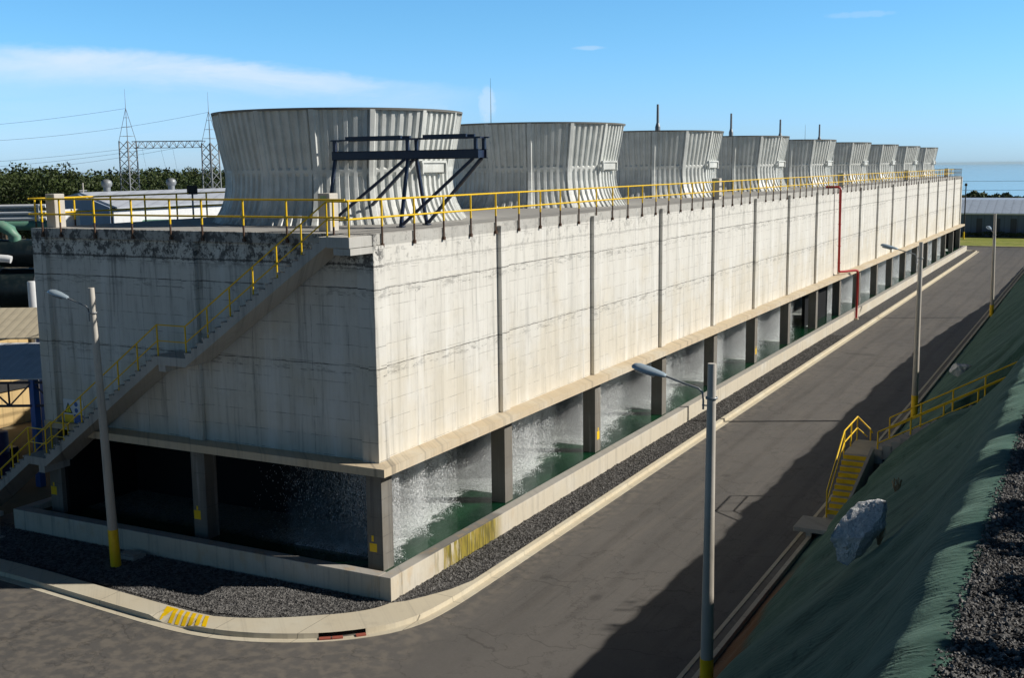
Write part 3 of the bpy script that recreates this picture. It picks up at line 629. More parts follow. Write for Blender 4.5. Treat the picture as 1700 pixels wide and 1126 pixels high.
# falling rain: streaks of water seen against the dark cells
def rain():
    Vs = []; cnts = []
    for b_ in range(NB):
        if b_ in (7, 17): continue
        d0 = math.hypot(20, 29+b_*S); m_ = max(1.0, d0/52.0)
        c = int(105000/m_**1.5); sc = m_**.8
        y = b_*S+.35+rng.uniform(0, 1, c)*(S-.7)
        if b_ == 0: y = np.maximum(y, .95+rng.uniform(-.1, .4, c))
        t_ = ((y-.7) % S)/S
        edge = -.22-1.9*t_**.8+.35*np.sin(y*2.1)+.2*np.sin(y*5.3+1)
        x = edge-.02-(rng.exponential(1.0, c))*1.05; k = x > -6; x, y = x[k], y[k]; c = len(x); z = .6+rng.uniform(0, 1, c)**.9*3.2
        clump = np.sin(x*3.1+y*1.3)+np.sin(y*2.9-x*1.7+2)+np.sin(x*7+z*.6)*.5; k = rng.uniform(-3.2, 1.8, c) < clump; x, y, z = x[k], y[k], z[k]; c = len(x)
        w = .0058*sc*rng.uniform(.6, 1.5, c)*np.where(rng.uniform(0,1,c) < .05, 2.3, 1); h = rng.uniform(.018, .07, c)*sc
        a = rng.uniform(0, 6.28, c)
        P = np.zeros((c, 4, 3))
        for j, (aa_, zz) in enumerate(((0,0),(2.1,0),(4.2,0))):
            P[:, j, 0] = x+w*np.cos(a+aa_); P[:, j, 1] = y+w*np.sin(a+aa_); P[:, j, 2] = z
        P[:, 3, 0] = x; P[:, 3, 1] = y; P[:, 3, 2] = z+h
        Vs.append(P.reshape(-1, 3)); cnts.append(c)
        # splash crown where the rain lands: small blobs thrown up above the surface
        c = int(9000/m_**1.5); y = b_*S+.35+rng.uniform(0, 1, c)*(S-.7); t_ = ((y-.7) % S)/S; y = np.maximum(y, .9); edge = -.25-1.9*t_**.8+.35*np.sin(y*2.1)+.2*np.sin(y*5.3+1)
        x = edge+.25-rng.uniform(0, 1, c)**.8*2.6; z = .58+rng.exponential(.10, c); w = .011*sc*rng.uniform(.5, 1.6, c); a = rng.uniform(0, 6.28, c)
        P = np.zeros((c, 4, 3))
        for j, aa_ in enumerate((0, 2.1, 4.2)): P[:, j, 0] = x+w*np.cos(a+aa_); P[:, j, 1] = y+w*np.sin(a+aa_); P[:, j, 2] = z
        P[:, 3] = np.stack([x, y, z+w*1.3], 1); Vs.append(P.reshape(-1, 3)); cnts.append(c)
    V_ = np.concatenate(Vs); n_ = sum(cnts); f = np.array([(0,1,3),(1,2,3),(2,0,3)]); F_ = (f[None]+np.arange(n_)[:,None,None]*4).reshape(-1, 3)
    m_ = material('falling_water', lambda s, b: (s.put(b.inputs['Transmission Weight'], 0.0), dict(c=(.95,.98,1.0), r=.25, spec=.6))[1])
    o = np_mesh('falling_water', V_, F_, m_); tag(o, 'white falling water raining into the basin behind the tower columns', 'falling water', kind='stuff')
rain()
mm = bpy.data.materials.new('spray_mist'); mm.use_nodes = True; mm.node_tree.nodes.clear(); ms = Sh(mm.node_tree); mo = ms.N('ShaderNodeOutputMaterial'); mv = ms.N('ShaderNodeVolumePrincipled')
mp = ms.pos(); mx, my, mz = ms.xyz(mp); mt_ = ms.m('FRACT', ms.m('DIVIDE', ms.m('SUBTRACT', my, .7), S)); me_ = ms.m('SUBTRACT', -.25, ms.m('MULTIPLY', ms.m('POWER', mt_, .8), 1.9))
mn_ = ms.mr(ms.noise(ms.scl(mp, 1.3, .9, .8), 1, 3, .6), .36, .68, .15, 1.6)
md_ = ms.m('MULTIPLY', ms.m('MULTIPLY', ms.mr(mx, ms.m('SUBTRACT', me_, .35), ms.m('SUBTRACT', me_, 1.3)), mn_), ms.mr(mz, 3.6, .7, .08, .55))
mv.inputs['Color'].default_value = (.93,.97,1,1); ms.put(mv.inputs['Density'], md_); mv.inputs['Anisotropy'].default_value = .2
mm.node_tree.links.new(mv.outputs[0], mo.inputs['Volume'])
g = MB(); g.box(-4.6, -.18, .9, 7*S-.4, .62, 3.80); g.box(-4.6, -.18, 8*S+.4, 17*S-.4, .62, 3.80); tag(g.obj('spray_mist', mm), 'white spray mist hanging among the falling water under the tower', 'mist', kind='stuff')

# ---- fan stacks
def stack_mesh():
    NR, NSG = 84, 14; per = 8; nA = NR*per
    zs = [(0, 4.96), (.12, 4.86), (.35, 4.70), (.62, 4.56), (.95, 4.45), (1.35, 4.385), (1.75, 4.37), (1.90, 4.385), (1.99, 4.40), (2.08, 4.415), (2.40, 4.48), (2.9, 4.58), (3.4, 4.675), (3.9, 4.765), (4.14, 4.805)]
    ribp = [0, 0, 0, 1, 1, 1, 1, 0]    # raised trapezoid
    band = (7, 8)
    V_ = []; F_ = []
    for zi, (z, r_) in enumerate(zs):
        for k in range(nA):
            a = 2*math.pi*k/nA; rib = k//per; h = ribp[k % per]*.09
            if zi in band: h = .085
            if rib % 6 == 0: h = max(h, .09)+(.06 if k % per < 5 else 0)      # wide flange where two panels bolt together
            pa = 2*math.pi/NSG; ph = (a % pa)-pa/2; fac = math.cos(pa/2)/math.cos(ph); r2_ = r_*(1+(fac-1)*.55)
            rr = r2_+h; V_.append((rr*math.cos(a), rr*math.sin(a), z))
    m_ = len(zs)
    for i in range(m_-1):
        for k in range(nA): F_.append((i*nA+k, i*nA+(k+1)%nA, (i+1)*nA+(k+1)%nA, (i+1)*nA+k))
    return V_, F_, nA
SV, SF, nA = stack_mesh()
SEAM = R(-66.5)
def build_stack():
    t = thing('fan_stack', (-7.545, 8.85, 11.33), 'x', 'fan stack', 'flared fan stacks on the tower deck', SEAM)
    o = np_mesh('shell', SV, SF, M_FAN, False, t)
    g = MB(); g.lathe([(4.93,4.12),(4.95,4.20),(4.66,4.20),(4.66,4.10)], 112, smooth=False); g.obj('rim', paint('rim_grey', (.20,.20,.19), .6), t)
    g = MB(); g.lathe([(4.66,4.12),(4.33,2.5),(4.24,1.6),(4.28,.9),(4.5,.02)], 56); g.obj('inner_liner', M_DARK, t)
    for wa, w in ((-4, 1), ):
        a = R(wa)-SEAM; h = MB(); c_, s_ = math.cos(a), math.sin(a)
        def loc(rr, tt, z): return (rr*c_-tt*s_, rr*s_+tt*c_, z)
        def lb(r0, r1, t0, t1, z0, z1, mb): mb.add([loc(r0,t0,z0),loc(r1,t0,z0),loc(r1,t1,z0),loc(r0,t1,z0),loc(r0,t0,z1),loc(r1,t0,z1),loc(r1,t1,z1),loc(r0,t1,z1)],
            [(0,3,2,1),(4,5,6,7),(0,1,5,4),(1,2,6,5),(2,3,7,6),(3,0,4,7)])
        lb(4.3, 4.58, -.72, .72, 1.86, 2.20, h); lb(4.3, 4.64, -.80, .80, 2.21, 2.30, h); lb(4.3, 4.66, -.80, -.73, 1.80, 2.21, h); lb(4.3, 4.66, .73, .80, 1.80, 2.21, h); lb(4.3,4.56,-.95,-.81,1.98,2.12,h)
        h.obj('shaft_hatch', M_FAN, t)
    return t
st0 = build_stack()
ords = ['nearest grey ribbed fan stack, largest in view, behind the navy steel frame', 'second grey ribbed fan stack from the stairs, right behind the nearest one', 'third grey ribbed fan stack from the stairs',
        'fourth grey ribbed fan stack from the stairs', 'fifth grey ribbed fan stack, middle one of the row of nine', 'sixth grey ribbed fan stack counted from the stairs',
        'third grey ribbed fan stack from the far end of the deck', 'second grey ribbed fan stack from the far end of the deck', 'farthest and smallest-looking grey ribbed fan stack at the far end of the deck']
for k in range(9):
    t = st0 if k == 0 else copy_tree(st0)
    t.location = (-7.545, 8.85+17.299*k, 11.33); t['label'] = ords[k]

# ---- deck guard rails
def yellow_rail(name, path, zdeck, spacing_pts, label, foot=.42, hgt=1.07, mat=None, mats_foot=None, mid=.52, group=None, rr=.032, pr=.036):
    """path: list of xy of the rail line; spacing_pts: xy of posts"""
    x0, y0 = path[0]; o = thing(name, (x0, y0, zdeck), label, 'guardrail', group); off = (x0, y0, zdeck)
    for nm, hh in (('top_rail', hgt), ('mid_rail', mid)):
        g = MB(); g.tube([(x, y, zdeck+hh) for x, y in path], rr, 8); g.obj(nm, mat or M_YEL, o, off=off)
    for (x, y) in spacing_pts:
        g = MB(); g.tube([(x, y, zdeck+.24), (x, y, zdeck+hgt)], pr, 8, 0); g.tube([(x, y, zdeck-foot), (x, y, zdeck+.24)], pr*.93, 8, 1)
        if foot > .1: g.box(x-.045, x+.045, y-.045, y+.045, zdeck-foot, zdeck-foot+.12, 1)
        g.obj('post', [mat or M_YEL, mats_foot or M_RUST], o, off=off)
    return o
XL = -.115
ys = [0.70+1.868*k for k in range(int((LEN-12)/1.865)+1)]
yellow_rail('deck_guardrail', [(XL, -1.15), (XL, ys[-1]+1)], 11.33, [(XL, y) for y in ys], 'long yellow tube guardrail along the sunlit roof edge of the tower')
M_GREYRAIL = paint('grey_rail', (.16,.16,.15), .6, .2)
yy_ = [ys[-1]+1.7+1.4*k for k in range(9) if ys[-1]+1.7+1.4*k < LEN]
yellow_rail('deck_guardrail', [(XL, yy_[0]), (XL, LEN), (-W, LEN)], 11.33, [(XL, y) for y in yy_]+[(XL-1.6*k, LEN) for k in range(1, 10)], 'dark grey tube guardrail around the far end of the tower roof', mat=M_GREYRAIL, mats_foot=M_GREYRAIL)
xs_ = [-1.4,-3.23,-5.0,-6.77,-8.18,-9.95,-11.75,-13.46,-14.39]
yellow_rail('deck_guardrail', [(-.95,-.07), (-W+.1,-.07)], 11.33, [(x,-.07) for x in xs_], 'yellow tube guardrail on the shaded short side of the tower roof above the stairs', foot=.30)
yl = [.25+1.81*k for k in range(85)]
yellow_rail('deck_guardrail', [(-W,-.05), (-W, yl[-1])], 11.33, [(-W, y) for y in yl], 'yellow tube guardrail along the far long side of the tower roof, towards the warehouse', foot=.1)

# ---- external stair on the short side
ST = thing('external_stair', (-.4,-.6,0), 'long grey concrete stair climbing the shaded short wall of the tower', 'stairs'); SO = (-.4,-.6,0)
YF, YB = -1.2, -.004
def flight(xa, za, xb, zb, n_, waist, name):
    """steps rising from (xb,zb) low to (xa,za) high; n risers"""
    dx_, dz_ = (xa-xb)/n_, (za-zb)/n_; top = []
    for i in range(n_): top += [(xb+i*dx_, zb+i*dz_), (xb+i*dx_, zb+(i+1)*dz_)]
    top.append((xa, za)); nl = Vector((-(dz_), dx_)).normalized()*waist
    poly = top+[(xa, za-waist*1.25), (xb, zb-waist*1.25)]
    g = MB(); 
    # split in convex-ish slices for clean triangulation
    for i in range(n_):
        x_0, x_1 = xb+i*dx_, xb+(i+1)*dx_; zt_ = zb+(i+1)*dz_; b0 = zb+i*dz_-waist*1.25+dz_*0; b1 = b0+dz_
        g.prism([(x_0, b0), (x_1, b1), (x_1, zt_), (x_0, zt_)], 'y', YF, YB)
        g.box(min(x_0, x_0+.05)-.02, x_0+.05, YF-.035, YB, zt_-.055, zt_+.004)        # nosing
    g.obj(name, M_STAIR, ST, off=SO)
def slab(x0, x1, z, th, name='landing'):
    g = MB(); g.box(x0, x1, YF-.003, YB, z-th, z, bev=.012); g.obj(name, M_STAIR, ST, off=SO)
slab(-.86, -.02, 11.325, .33); flight(-.86, 11.32, -6.75, 7.22, 22, .22, 'flight')
slab(-8.0, -6.75, 7.22, .30); flight(-8.0, 7.21, -13.75, 3.07, 22, .22, 'flight')
slab(-14.65, -13.75, 3.07, .30); flight(-14.65, 3.06, -18.7, .10, 16, .22, 'flight')
g = MB(); g.box(-.62,.0,-1.18,-.01,10.78,10.98); g.box(-8.0,-7.7,-1.16,-.01,6.70,6.92); g.box(-14.2,-13.9,-1.16,-.01,2.5,2.77); g.obj('support_beam', M_STAIR, ST, off=SO)
g = MB(); g.box(-.56,-.25,-1.19,-.565,3.9,4.0); 
# handrails of the stair, front side and wall side
def handrail(name, pts, posts, parent, off, h=1.06, mid=.52):
    g = MB(); g.tube([(x,y,z+h) for x,y,z in pts], .026, 8); g.tube([(x,y,z+mid) for x,y,z in pts], .022, 8)
    r_ = g.obj(name, M_YEL, parent, off=off)
    for (x,y,z) in posts:
        g = MB(); g.tube([(x,y,z-.12),(x,y,z+h)], .028, 8); g.obj('post', M_YEL, r_, off=off)
    return r_
def zst(x):
    if x > -.86: return 11.32
    if x > -6.75: return 11.32+(x+.86)*(4.10/5.89)
    if x > -8.0: return 7.22
    if x > -13.75: return 7.22+(x+8.0)*(4.15/5.75)
    if x > -14.65: return 3.07
    return 3.07+(x+14.65)*(2.97/4.05)
yf = YF+.06
nodes = [-.04,-.86,-6.75,-8.0,-13.75,-14.65,-18.6]
posts = [-.06,-.86]+[-.86-(5.89/6)*k for k in range(1,6)]+[-6.75,-8.0]+[-8.0-(5.75/6)*k for k in range(1,6)]+[-13.75,-14.65,-15.6,-16.6,-17.6,-18.6]
handrail('handrail', [(x,yf,zst(x)) for x in nodes], [(x,yf,zst(x)) for x in posts], ST, SO)
handrail('handrail', [(x,-.12,zst(x)) for x in (-12.6,-13.75,-14.65,-18.6)], [(x,-.12,zst(x)) for x in (-13.0,-13.75,-14.65,-15.6,-16.6,-17.6,-18.6)], ST, SO)

# ---- pillars on the deck
def pillar(x, y, label):
    t = thing('roof_pillar', (x, y, 11.33), label, 'pillar', 'short concrete pillars on the tower roof')
    g = MB(); g.box(-.24,.24,-.24,.24,0,1.24, bev=.03); g.obj('shaft', M_POLE, t)
    g = MB(); g.box(-.12,.12,-.245,-.2415,.98,1.16); g.obj('painted_mark', paint('green_mark', (.35,.50,.30), .7), t); return t
pillar(-14.45, .62, 'short pale concrete pillar at the left corner of the roof')
pillar(-2.75, 1.5, 'short pale concrete pillar on the roof above the top of the stairs')
for k, lb in enumerate(('beside the third fan stack', 'beside the red pipe top', 'third from the far end of the roof', 'nearest the far end of the roof')):
    pillar(-.8, 37.05+35.4*k, 'short pale concrete pillar on the roof edge '+lb)

# ---- navy hoist frame
HF = thing('hoist_frame', (-3.3,5.15,11.33), 'navy steel hoist frame cantilevered over the roof edge before the nearest fan stack', 'steel frame'); HO = (-3.3,5.15,11.33)
XA, XC, XE = -4.86, -1.76, .95; YN, YFa = 4.3, 6.0; TN, TF = 4.85, 5.42; ZB0, ZB1, ZT = 13.66, 13.96, 14.38
for y in (TN, TF):
    g = MB(); g.box(XA-.1, XE+.12, y-.05, y-.035, ZB0, ZB1); g.box(XA-.1, XE+.12, y-.05, y+.05, ZB1-.02, ZB1+.003); g.box(XA-.1, XE+.12, y-.05, y+.05, ZB0-.003, ZB0+.02); g.obj('beam', M_NAVY, HF, off=HO)
    g = MB(); g.box(XA-.15, XE+.2, y-.04, y+.04, ZT-.05, ZT, 0); g.box(XA+.9 if y == TF else XA+.5, XC-.25, y-.05, y+.05, ZT-.02, ZT+.10); g.box(XC+.65, XE-.35, y-.05, y+.05, ZT-.02, ZT+.10); g.obj('top_rail', M_NAVY, HF, off=HO)
for x in (XA, XC, XE):
    for y in (TN, TF):
        g = MB(); g.box(x-.055, x+.055, y-.05, y+.05, ZB1+.003, ZT-.05); g.obj('post', M_NAVY, HF, off=HO)
    g = MB(); g.box(x-.05, x+.05, TN+.05, TF-.05, ZB0+.02, ZB1-.03); g.box(x-.04, x+.04, TN+.04, TF-.04, ZT-.05, ZT-.005); g.obj('cross_member', M_NAVY, HF, off=HO)
for x in (XA, XC):
    for y, yt in ((YN, TN), (YFa, TF)):
        g = MB(); g.bar((x, y, 11.36), (x, yt, ZB0), .10, .10); g.box(x-.12, x+.12, y-.12, y+.12, 11.335, 11.37); g.obj('leg', M_NAVY, HF, off=HO)
        g = MB(); xe = XC-.12 if x == XA else XE-.1; g.bar((x+.08, y, 11.42), (xe, yt, ZB0), .09, .10); g.obj('strut', M_NAVY, HF, off=HO)

# ---- red pipe
rp = thing('red_pipe', (.15,67.3,0), 'red pipe running down the sunlit tower wall and over the basin', 'pipe')
ZP = 4.42
path = [(-.9,66.9,11.46),(.05,66.9,11.46),(.22,66.95,11.40),(.25,67.0,11.2),(.25,67.2,8),(.25,67.35,4.75),(.25,67.45,4.5),(.28,67.7,ZP),(.6,69.1,4.36),(.95,70.6,4.32),(1.08,71.0,4.24),(1.1,71.1,4.0),(1.1,71.05,2),(1.1,71.0,.08)]
g = MB(); g.tube(path, .10, 12); g.obj('pipe_run', M_RED, rp, off=(.15,67.3,0))
g = MB()
for z in (10.2,8.4,6.6,5.2): g.lathe([(.10,z-.03),(.135,z-.03),(.135,z+.03),(.10,z+.03)], 12, .25, 67.0+(11.2-z)*.06)
g.obj('pipe_clamp', M_RED, rp, off=(.15,67.3,0))
g = MB(); g.box(.93, 1.27, 70.8, 71.2, .03, .16, bev=.02); g.obj('footing', M_CURB, rp, off=(.15,67.3,0))

# ---- lightning masts between the stacks
for k, (y, lb) in enumerate(((48.3,'behind the third fan stack, nearest of the four'),(65.9,'second of the four, above the fourth fan stack'),(82.0,'third of the four, above the fifth fan stack'),(98.7,'farthest of the four masts'))):
    t = thing('roof_mast', (-8.7,y,11.33), 'grey stepped mast rising '+lb, 'mast', 'grey stepped masts among the fan stacks')
    g = MB(); g.tube([(0,0,0),(0,0,4.75)], .19, 10); g.obj('lower_tube', M_GALV, t); g = MB(); g.tube([(0,0,4.75),(0,0,5.0)], .18, 10, r1=.11); g.tube([(0,0,5.0),(0,0,6.3)], .10, 10, r1=.085); g.obj('upper_tube', M_GALV, t)
t = thing('antenna_mast', (-48.2,96.3,0), 'tall thin antenna mast behind the second fan stack', 'mast'); g = MB(); g.tube([(0,0,0),(0,0,18.5)], .10, 8, r1=.06); g.obj('pole', M_DARK, t); g = MB(); g.tube([(0,0,18.5),(0,0,24.2)], .045, 6, r1=.015); g.obj('whip', M_DARK, t)
t = thing('antenna_mast', (-9.4,95.1,11.33), 'short thin antenna rod left of the farthest stepped mast', 'mast'); g = MB(); g.tube([(0,0,0),(0,0,4.4)], .05, 8); g.obj('pole', M_GALV, t); g = MB(); g.tube([(0,0,4.4),(0,0,6.2)], .025, 6, r1=.01); g.obj('whip', M_GALV, t)

# ---- street lamps
def lamp(x, y, h, lean, label, yb=1.35, arm=True, drop=1.0, head_rz=0):
    t = thing('street_lamp', (x, y, 0), label, 'street lamp', 'concrete street lamps along the road')
    lx, ly = lean
    def P(z): return (lx*z/h, ly*z/h, z)
    g = MB(); g.tube([P(yb), P(h*.5), P(h)], .165, 8, r1=.105); 
    g.obj('pole', M_POLE, t); g = MB(); g.tube([P(-.2), P(yb)], .178, 8, r1=.172); g.obj('painted_base', M_YEL, t)
    if arm:
        zb = h-drop; bx = P(zb)[0]
        def A(dx_, dz_): return (bx-(.20+dx_)*math.cos(head_rz), -(.20+dx_)*math.sin(head_rz), zb+dz_)
        g = MB(); g.tube([A(0,-.12), A(0,.10), A(.02,.28), A(.12,.38), A(.45,.46), A(.98,.62)], .026, 8)
        g.tube([A(-.30,-.02), A(.03,-.02)], .018, 6); g.lathe([(.135,zb+.15),(.15,zb+.15),(.15,zb+.20),(.135,zb+.20)], 8, bx); g.obj('arm', M_GALV, t)
        g = MB(); c0 = Vector(A(.94,.60)); c1 = Vector(A(1.80,.80)); ax = (c1-c0); n_ = 12; rows = []
        sd_ = Vector((math.sin(head_rz), -math.cos(head_rz), 0)); up_ = sd_.cross(ax.normalized()); up_ = up_ if up_.z > 0 else -up_
        for f, w, hh in ((0,.06,.05),(.06,.10,.075),(.2,.135,.09),(.5,.19,.115),(.8,.20,.12),(.94,.15,.09),(1,.06,.04)):
            rows.append([c0+ax*f+sd_*w*math.cos(2*math.pi*k/n_)+up_*hh*math.sin(2*math.pi*k/n_)*(1 if math.sin(2*math.pi*k/n_) > 0 else .45) for k in range(n_)])
        vs_ = [v for r_ in rows for v in r_]; g.add(vs_, [(i*n_+k, i*n_+(k+1)%n_, (i+1)*n_+(k+1)%n_, (i+1)*n_+k) for i in range(len(rows)-1) for k in range(n_)], 0, True)
        g.add(rows[0], [tuple(range(n_))]); g.add(rows[-1], [tuple(range(n_))]); hd = g.obj('lamp_head', M_LUM, t)
        g = MB(); rows2 = []
        for f, w in ((.32,.13),(.5,.155),(.72,.16),(.88,.12)): c_ = c0+ax*f-up_*.055; rows2.append([c_-sd_*w, c_-up_*.05, c_+sd_*w])
        vs_ = [v for r_ in rows2 for v in r_]; g.add(vs_, [(i*3+k, i*3+k+1, i*3+k+4, i*3+k+3) for i in range(3) for k in range(2)], 0, True)
        g.obj('lens', material('lamp_glass', lambda s, b: dict(c=(.75,.78,.78), r=.2)), hd)
    return t
lamp(-9.31, -2.33, 9.57, (-.32, 0), 'street lamp leaning slightly on the gravel before the shaded stair wall', 1.35)
lamp(11.88, -3.5, 8.72, (.03, 0), 'nearest street lamp by the green slope, tall in the foreground', 1.4)
lamp(11.52, 32.3, 9.33, (0, 0), 'street lamp standing behind the upper yellow slope stair', 1.35)
lamp(11.37, 77.14, 8.95, (-.12, 0), 'farthest roadside street lamp, its head turned away from the camera', 1.1, drop=2.0, head_rz=R(-68))
t = thing('light_pole', (-2.45,184,0), 'slim dark light pole with yellow base on the far grass verge', 'pole')
g = MB(); g.tube([(0,0,1.4),(0,0,9.3)], .12, 8, r1=.09); g.obj('pole', M_DARK, t); g = MB(); g.tube([(0,0,0),(0,0,1.4)], .14, 8); g.obj('painted_base', M_YEL, t); g = MB(); g.lathe([(.02,9.25),(.2,9.35),(.24,9.55),(.15,9.75),(.02,9.8)], 10); g.obj('lamp_head', M_DARK, t)

# ---- stairs on the slope
SS = thing('slope_stair', (12,14,0), 'concrete stair with yellow risers climbing the green slope from the road', 'stairs'); OO = (12,14,0)
nst = 10; y0s, z0s, y1s, z1s = 12.1, .60, 14.75, 2.30
g = MB(); gr = MB()
for i in range(nst):
    f = i/nst; ya = y0s+(y1s-y0s)*f; yb_ = y0s+(y1s-y0s)*(i+1)/nst; zt_ = z0s+(z1s-z0s)*(i+1)/nst; xl = 11.42+.05*f; xr = 12.02+.40*f
    g.box(xl, xr, ya+.012, yb_+.02, max(-.1, zt_-.75), zt_); gr.box(xl, xr, ya, ya+.0115, zt_-.165, zt_-.002)
g.obj('lower_flight', M_STAIR, SS, off=OO); gr.obj('riser_paint', M_YEL, SS, off=OO)
g = MB(); g.prism([(11.98,y0s-.25),(12.14,y0s-.25),(12.58,y1s+.1),(12.42,y1s+.1)], 'z', -.1, .1)
side = [(12.04,y0s-.15,.95),(12.14,y0s-.15,.95),(12.55,y1s+.05,2.62),(12.43,y1s+.05,2.62)]
g.add([(v[0],v[1],v[2]) for v in side]+[(v[0],v[1],-.1) for v in side], [(0,1,2,3),(4,7,6,5),(0,4,5,1),(1,5,6,2),(2,6,7,3),(3,7,4,0)]); g.obj('side_wall', M_POLE, SS, off=OO)
g = MB(); g.box(11.42,12.45,y1s+.021,17.25,2.02,2.30, bev=.015); g.obj('landing', M_CURB, SS, off=OO)
g = MB(); g.box(11.5,12.4,y1s+.1,17.1,-.1,2.019); g.obj('landing_base', M_POLE, SS, off=OO)
g = MB(); g.box(10.55,12.1,10.55,12.05,.30,.46, bev=.02); g.box(11.0,11.2,10.6,12.0,.0,.30); g.box(11.8,12.0,10.6,12.0,.0,.30); g.obj('foot_slab', M_STAIR, SS, off=OO)
g = MB(); nu = 16; xu0, xu1, zu0, zu1 = 12.46, 17.6, 2.30, 5.05
for i in range(nu):
    xa = xu0+(xu1-xu0)*i/nu; xb = xu0+(xu1-xu0)*(i+1)/nu; zt_ = zu0+(zu1-zu0)*(i+1)/nu; g.box(xa, xb+.03, 15.12, 16.68, zt_-.55, zt_)
g.obj('upper_flight', M_STAIR, SS, off=OO)
# railings of the slope stair
g = MB(); pts = [(11.41,12.0,1.50),(11.44,14.7,3.18),(11.48,17.05,3.27),(11.95,17.2,2.78),(12.05,17.22,2.62)]
g.tube(pts, .030, 8); mid_ = [(x,y,z-.46) for x,y,z in pts[:3]]; g.tube(mid_+[(11.86,17.2,2.45)], .026, 8); r_ = g.obj('lower_handrail', M_YEL, SS, off=OO)
for (x,y,z0_,z1_) in ((11.41,12.02,.5,1.50),(11.44,14.7,2.2,3.18),(11.46,15.9,2.3,3.22),(11.48,17.05,2.3,3.27),(11.98,17.2,2.3,2.75)):
    g = MB(); g.tube([(x,y,z0_),(x,y,z1_)], .03, 8); g.obj('post', M_YEL, r_, off=OO)
for y, xx, zz in ((15.2, [12.6,13.78,14.93,16.09,17.3], [3.14,3.78,4.43,5.09,5.78]), (16.6, [12.8,13.94,15.08,16.2,17.35], [3.44,4.06,4.72,5.36,6.02])):
    g = MB(); e = (19.4, y, zz[-1]+ (2.1*.565)); g.tube([(xx[0],y,zz[0]),(xx[-1],y,zz[-1]),e], .030, 8); g.tube([(xx[0],y,zz[0]-.44),(xx[-1],y,zz[-1]-.44),(19.4,y,e[2]-.44)], .026, 8)
    r_ = g.obj('upper_handrail', M_YEL, SS, off=OO)
    for x, z in zip(xx, zz): g = MB(); g.tube([(x,y,z-.95),(x,y,z)], .032, 8); g.obj('post', M_YEL, r_, off=OO)

# ---- rocks on the net
def rockm(s, b):
    p = s.pos(); n = s.noise(p, 4, 6, .75); n2 = s.noise(p, 16, 5, .7); c = s.mix(s.mr(n, .45, .70), (.93,.94,.95), (.78,.82,.87)); c = s.mix(s.m('MULTIPLY', s.mr(n2, .55, .70), .5), c, (.26,.26,.27))
    return dict(c=c, r=.7, bump=(s.m('ADD', s.m('ADD', n, n2), s.vor(p, 5)), 1.0, .07))
M_ROCK = material('pale_rock', rockm)
def rock(pts, thick, dirv, label, seed, name='boulder'):
    rnd = random.Random(seed); c = sum((Vector(p) for p in pts), Vector())/len(pts); bm = bmesh.new()
    for p in pts:
        p = Vector(p); bm.verts.new(p-c); bm.verts.new((p-c)*.86+Vector(dirv)*thick*rnd.uniform(.3,.5)); bm.verts.new((p-c)*.8-Vector(dirv)*thick*rnd.uniform(.5,.9))
        bm.verts.new((p-c)*.45+Vector(dirv)*thick*rnd.uniform(.55,.8))
    r_ = bmesh.ops.convex_hull(bm, input=bm.verts); bmesh.ops.delete(bm, geom=[e for e in r_['geom_interior'] if isinstance(e, bmesh.types.BMVert)], context='VERTS')
    bmesh.ops.triangulate(bm, faces=bm.faces); 
    for _ in range(3): bmesh.ops.subdivide_edges(bm, edges=bm.edges[:], cuts=1, use_grid_fill=True)
    from mathutils import noise as mn
    for v in bm.verts:
        q = v.co*2.2+Vector((seed*3.1,0,0)); v.co += v.co.normalized()*(mn.noise(q)*.10+mn.noise(q*3)*.05+abs(mn.noise(q*7))*.03)
    me = bpy.data.meshes.new(name); bm.to_mesh(me); bm.free(); me.materials.append(M_ROCK); o = bpy.data.objects.new(name, me); COL.objects.link(o); o.location = c
    return tag(o, label, 'rock')
vd = Vector((-6, 30, -10)).normalized()
CAM = Vector((19.995,-29.061,13.321))
def sc_(p, k): return tuple(CAM+(Vector(p)-CAM)*k)
def chunk(center, ax, ay, az, dims, label, seed, cuts=16):
    rnd = random.Random(seed); bm = bmesh.new(); bmesh.ops.create_icosphere(bm, subdivisions=5, radius=1.25)
    pl = []
    for _ in range(cuts):
        n_ = Vector((rnd.gauss(0,1), rnd.gauss(0,1), rnd.gauss(0,1))).normalized(); pl.append((n_, rnd.uniform(.55, .88)))
    from mathutils import noise as mn
    for v in bm.verts:
        for n_, d_ in pl:
            q = v.co.dot(n_)
            if q > d_: v.co -= n_*(q-d_)
        k = v.co.copy(); v.co += k.normalized()*(mn.noise(k*1.7+Vector((seed,0,0)))*.10+mn.noise(k*5)*.05-abs(mn.noise(k*9))*.05+mn.noise(k*19)*.02)
        c_ = v.co; v.co = ax*c_.x*dims[0]+ay*c_.y*dims[1]+az*c_.z*dims[2]
    me = bpy.data.meshes.new('boulder'); bm.to_mesh(me); bm.free(); me.materials.append(M_ROCK); o = bpy.data.objects.new('boulder', me); COL.objects.link(o); o.location = center
    return tag(o, label, 'rock')
vr = r2; vu = u2; la = (vr*.78+vu*.62).normalized(); lb_ = (vr*-.62+vu*.78).normalized(); ctr = CAM+(Vector((14.40,1.95,3.30))-CAM)*.845
chunk(ctr, la, lb_, fwd, (.80, .50, .50), 'large pale boulder lying on the green slope beside the yellow steps', 4, 12)
chunk(Vector((13.90,29.9,3.27)), (vr*.9+vu*.43).normalized(), (vr*-.43+vu*.9).normalized(), fwd, (.62,.42,.42), 'small pale rock high on the green slope beyond the upper handrail', 6)
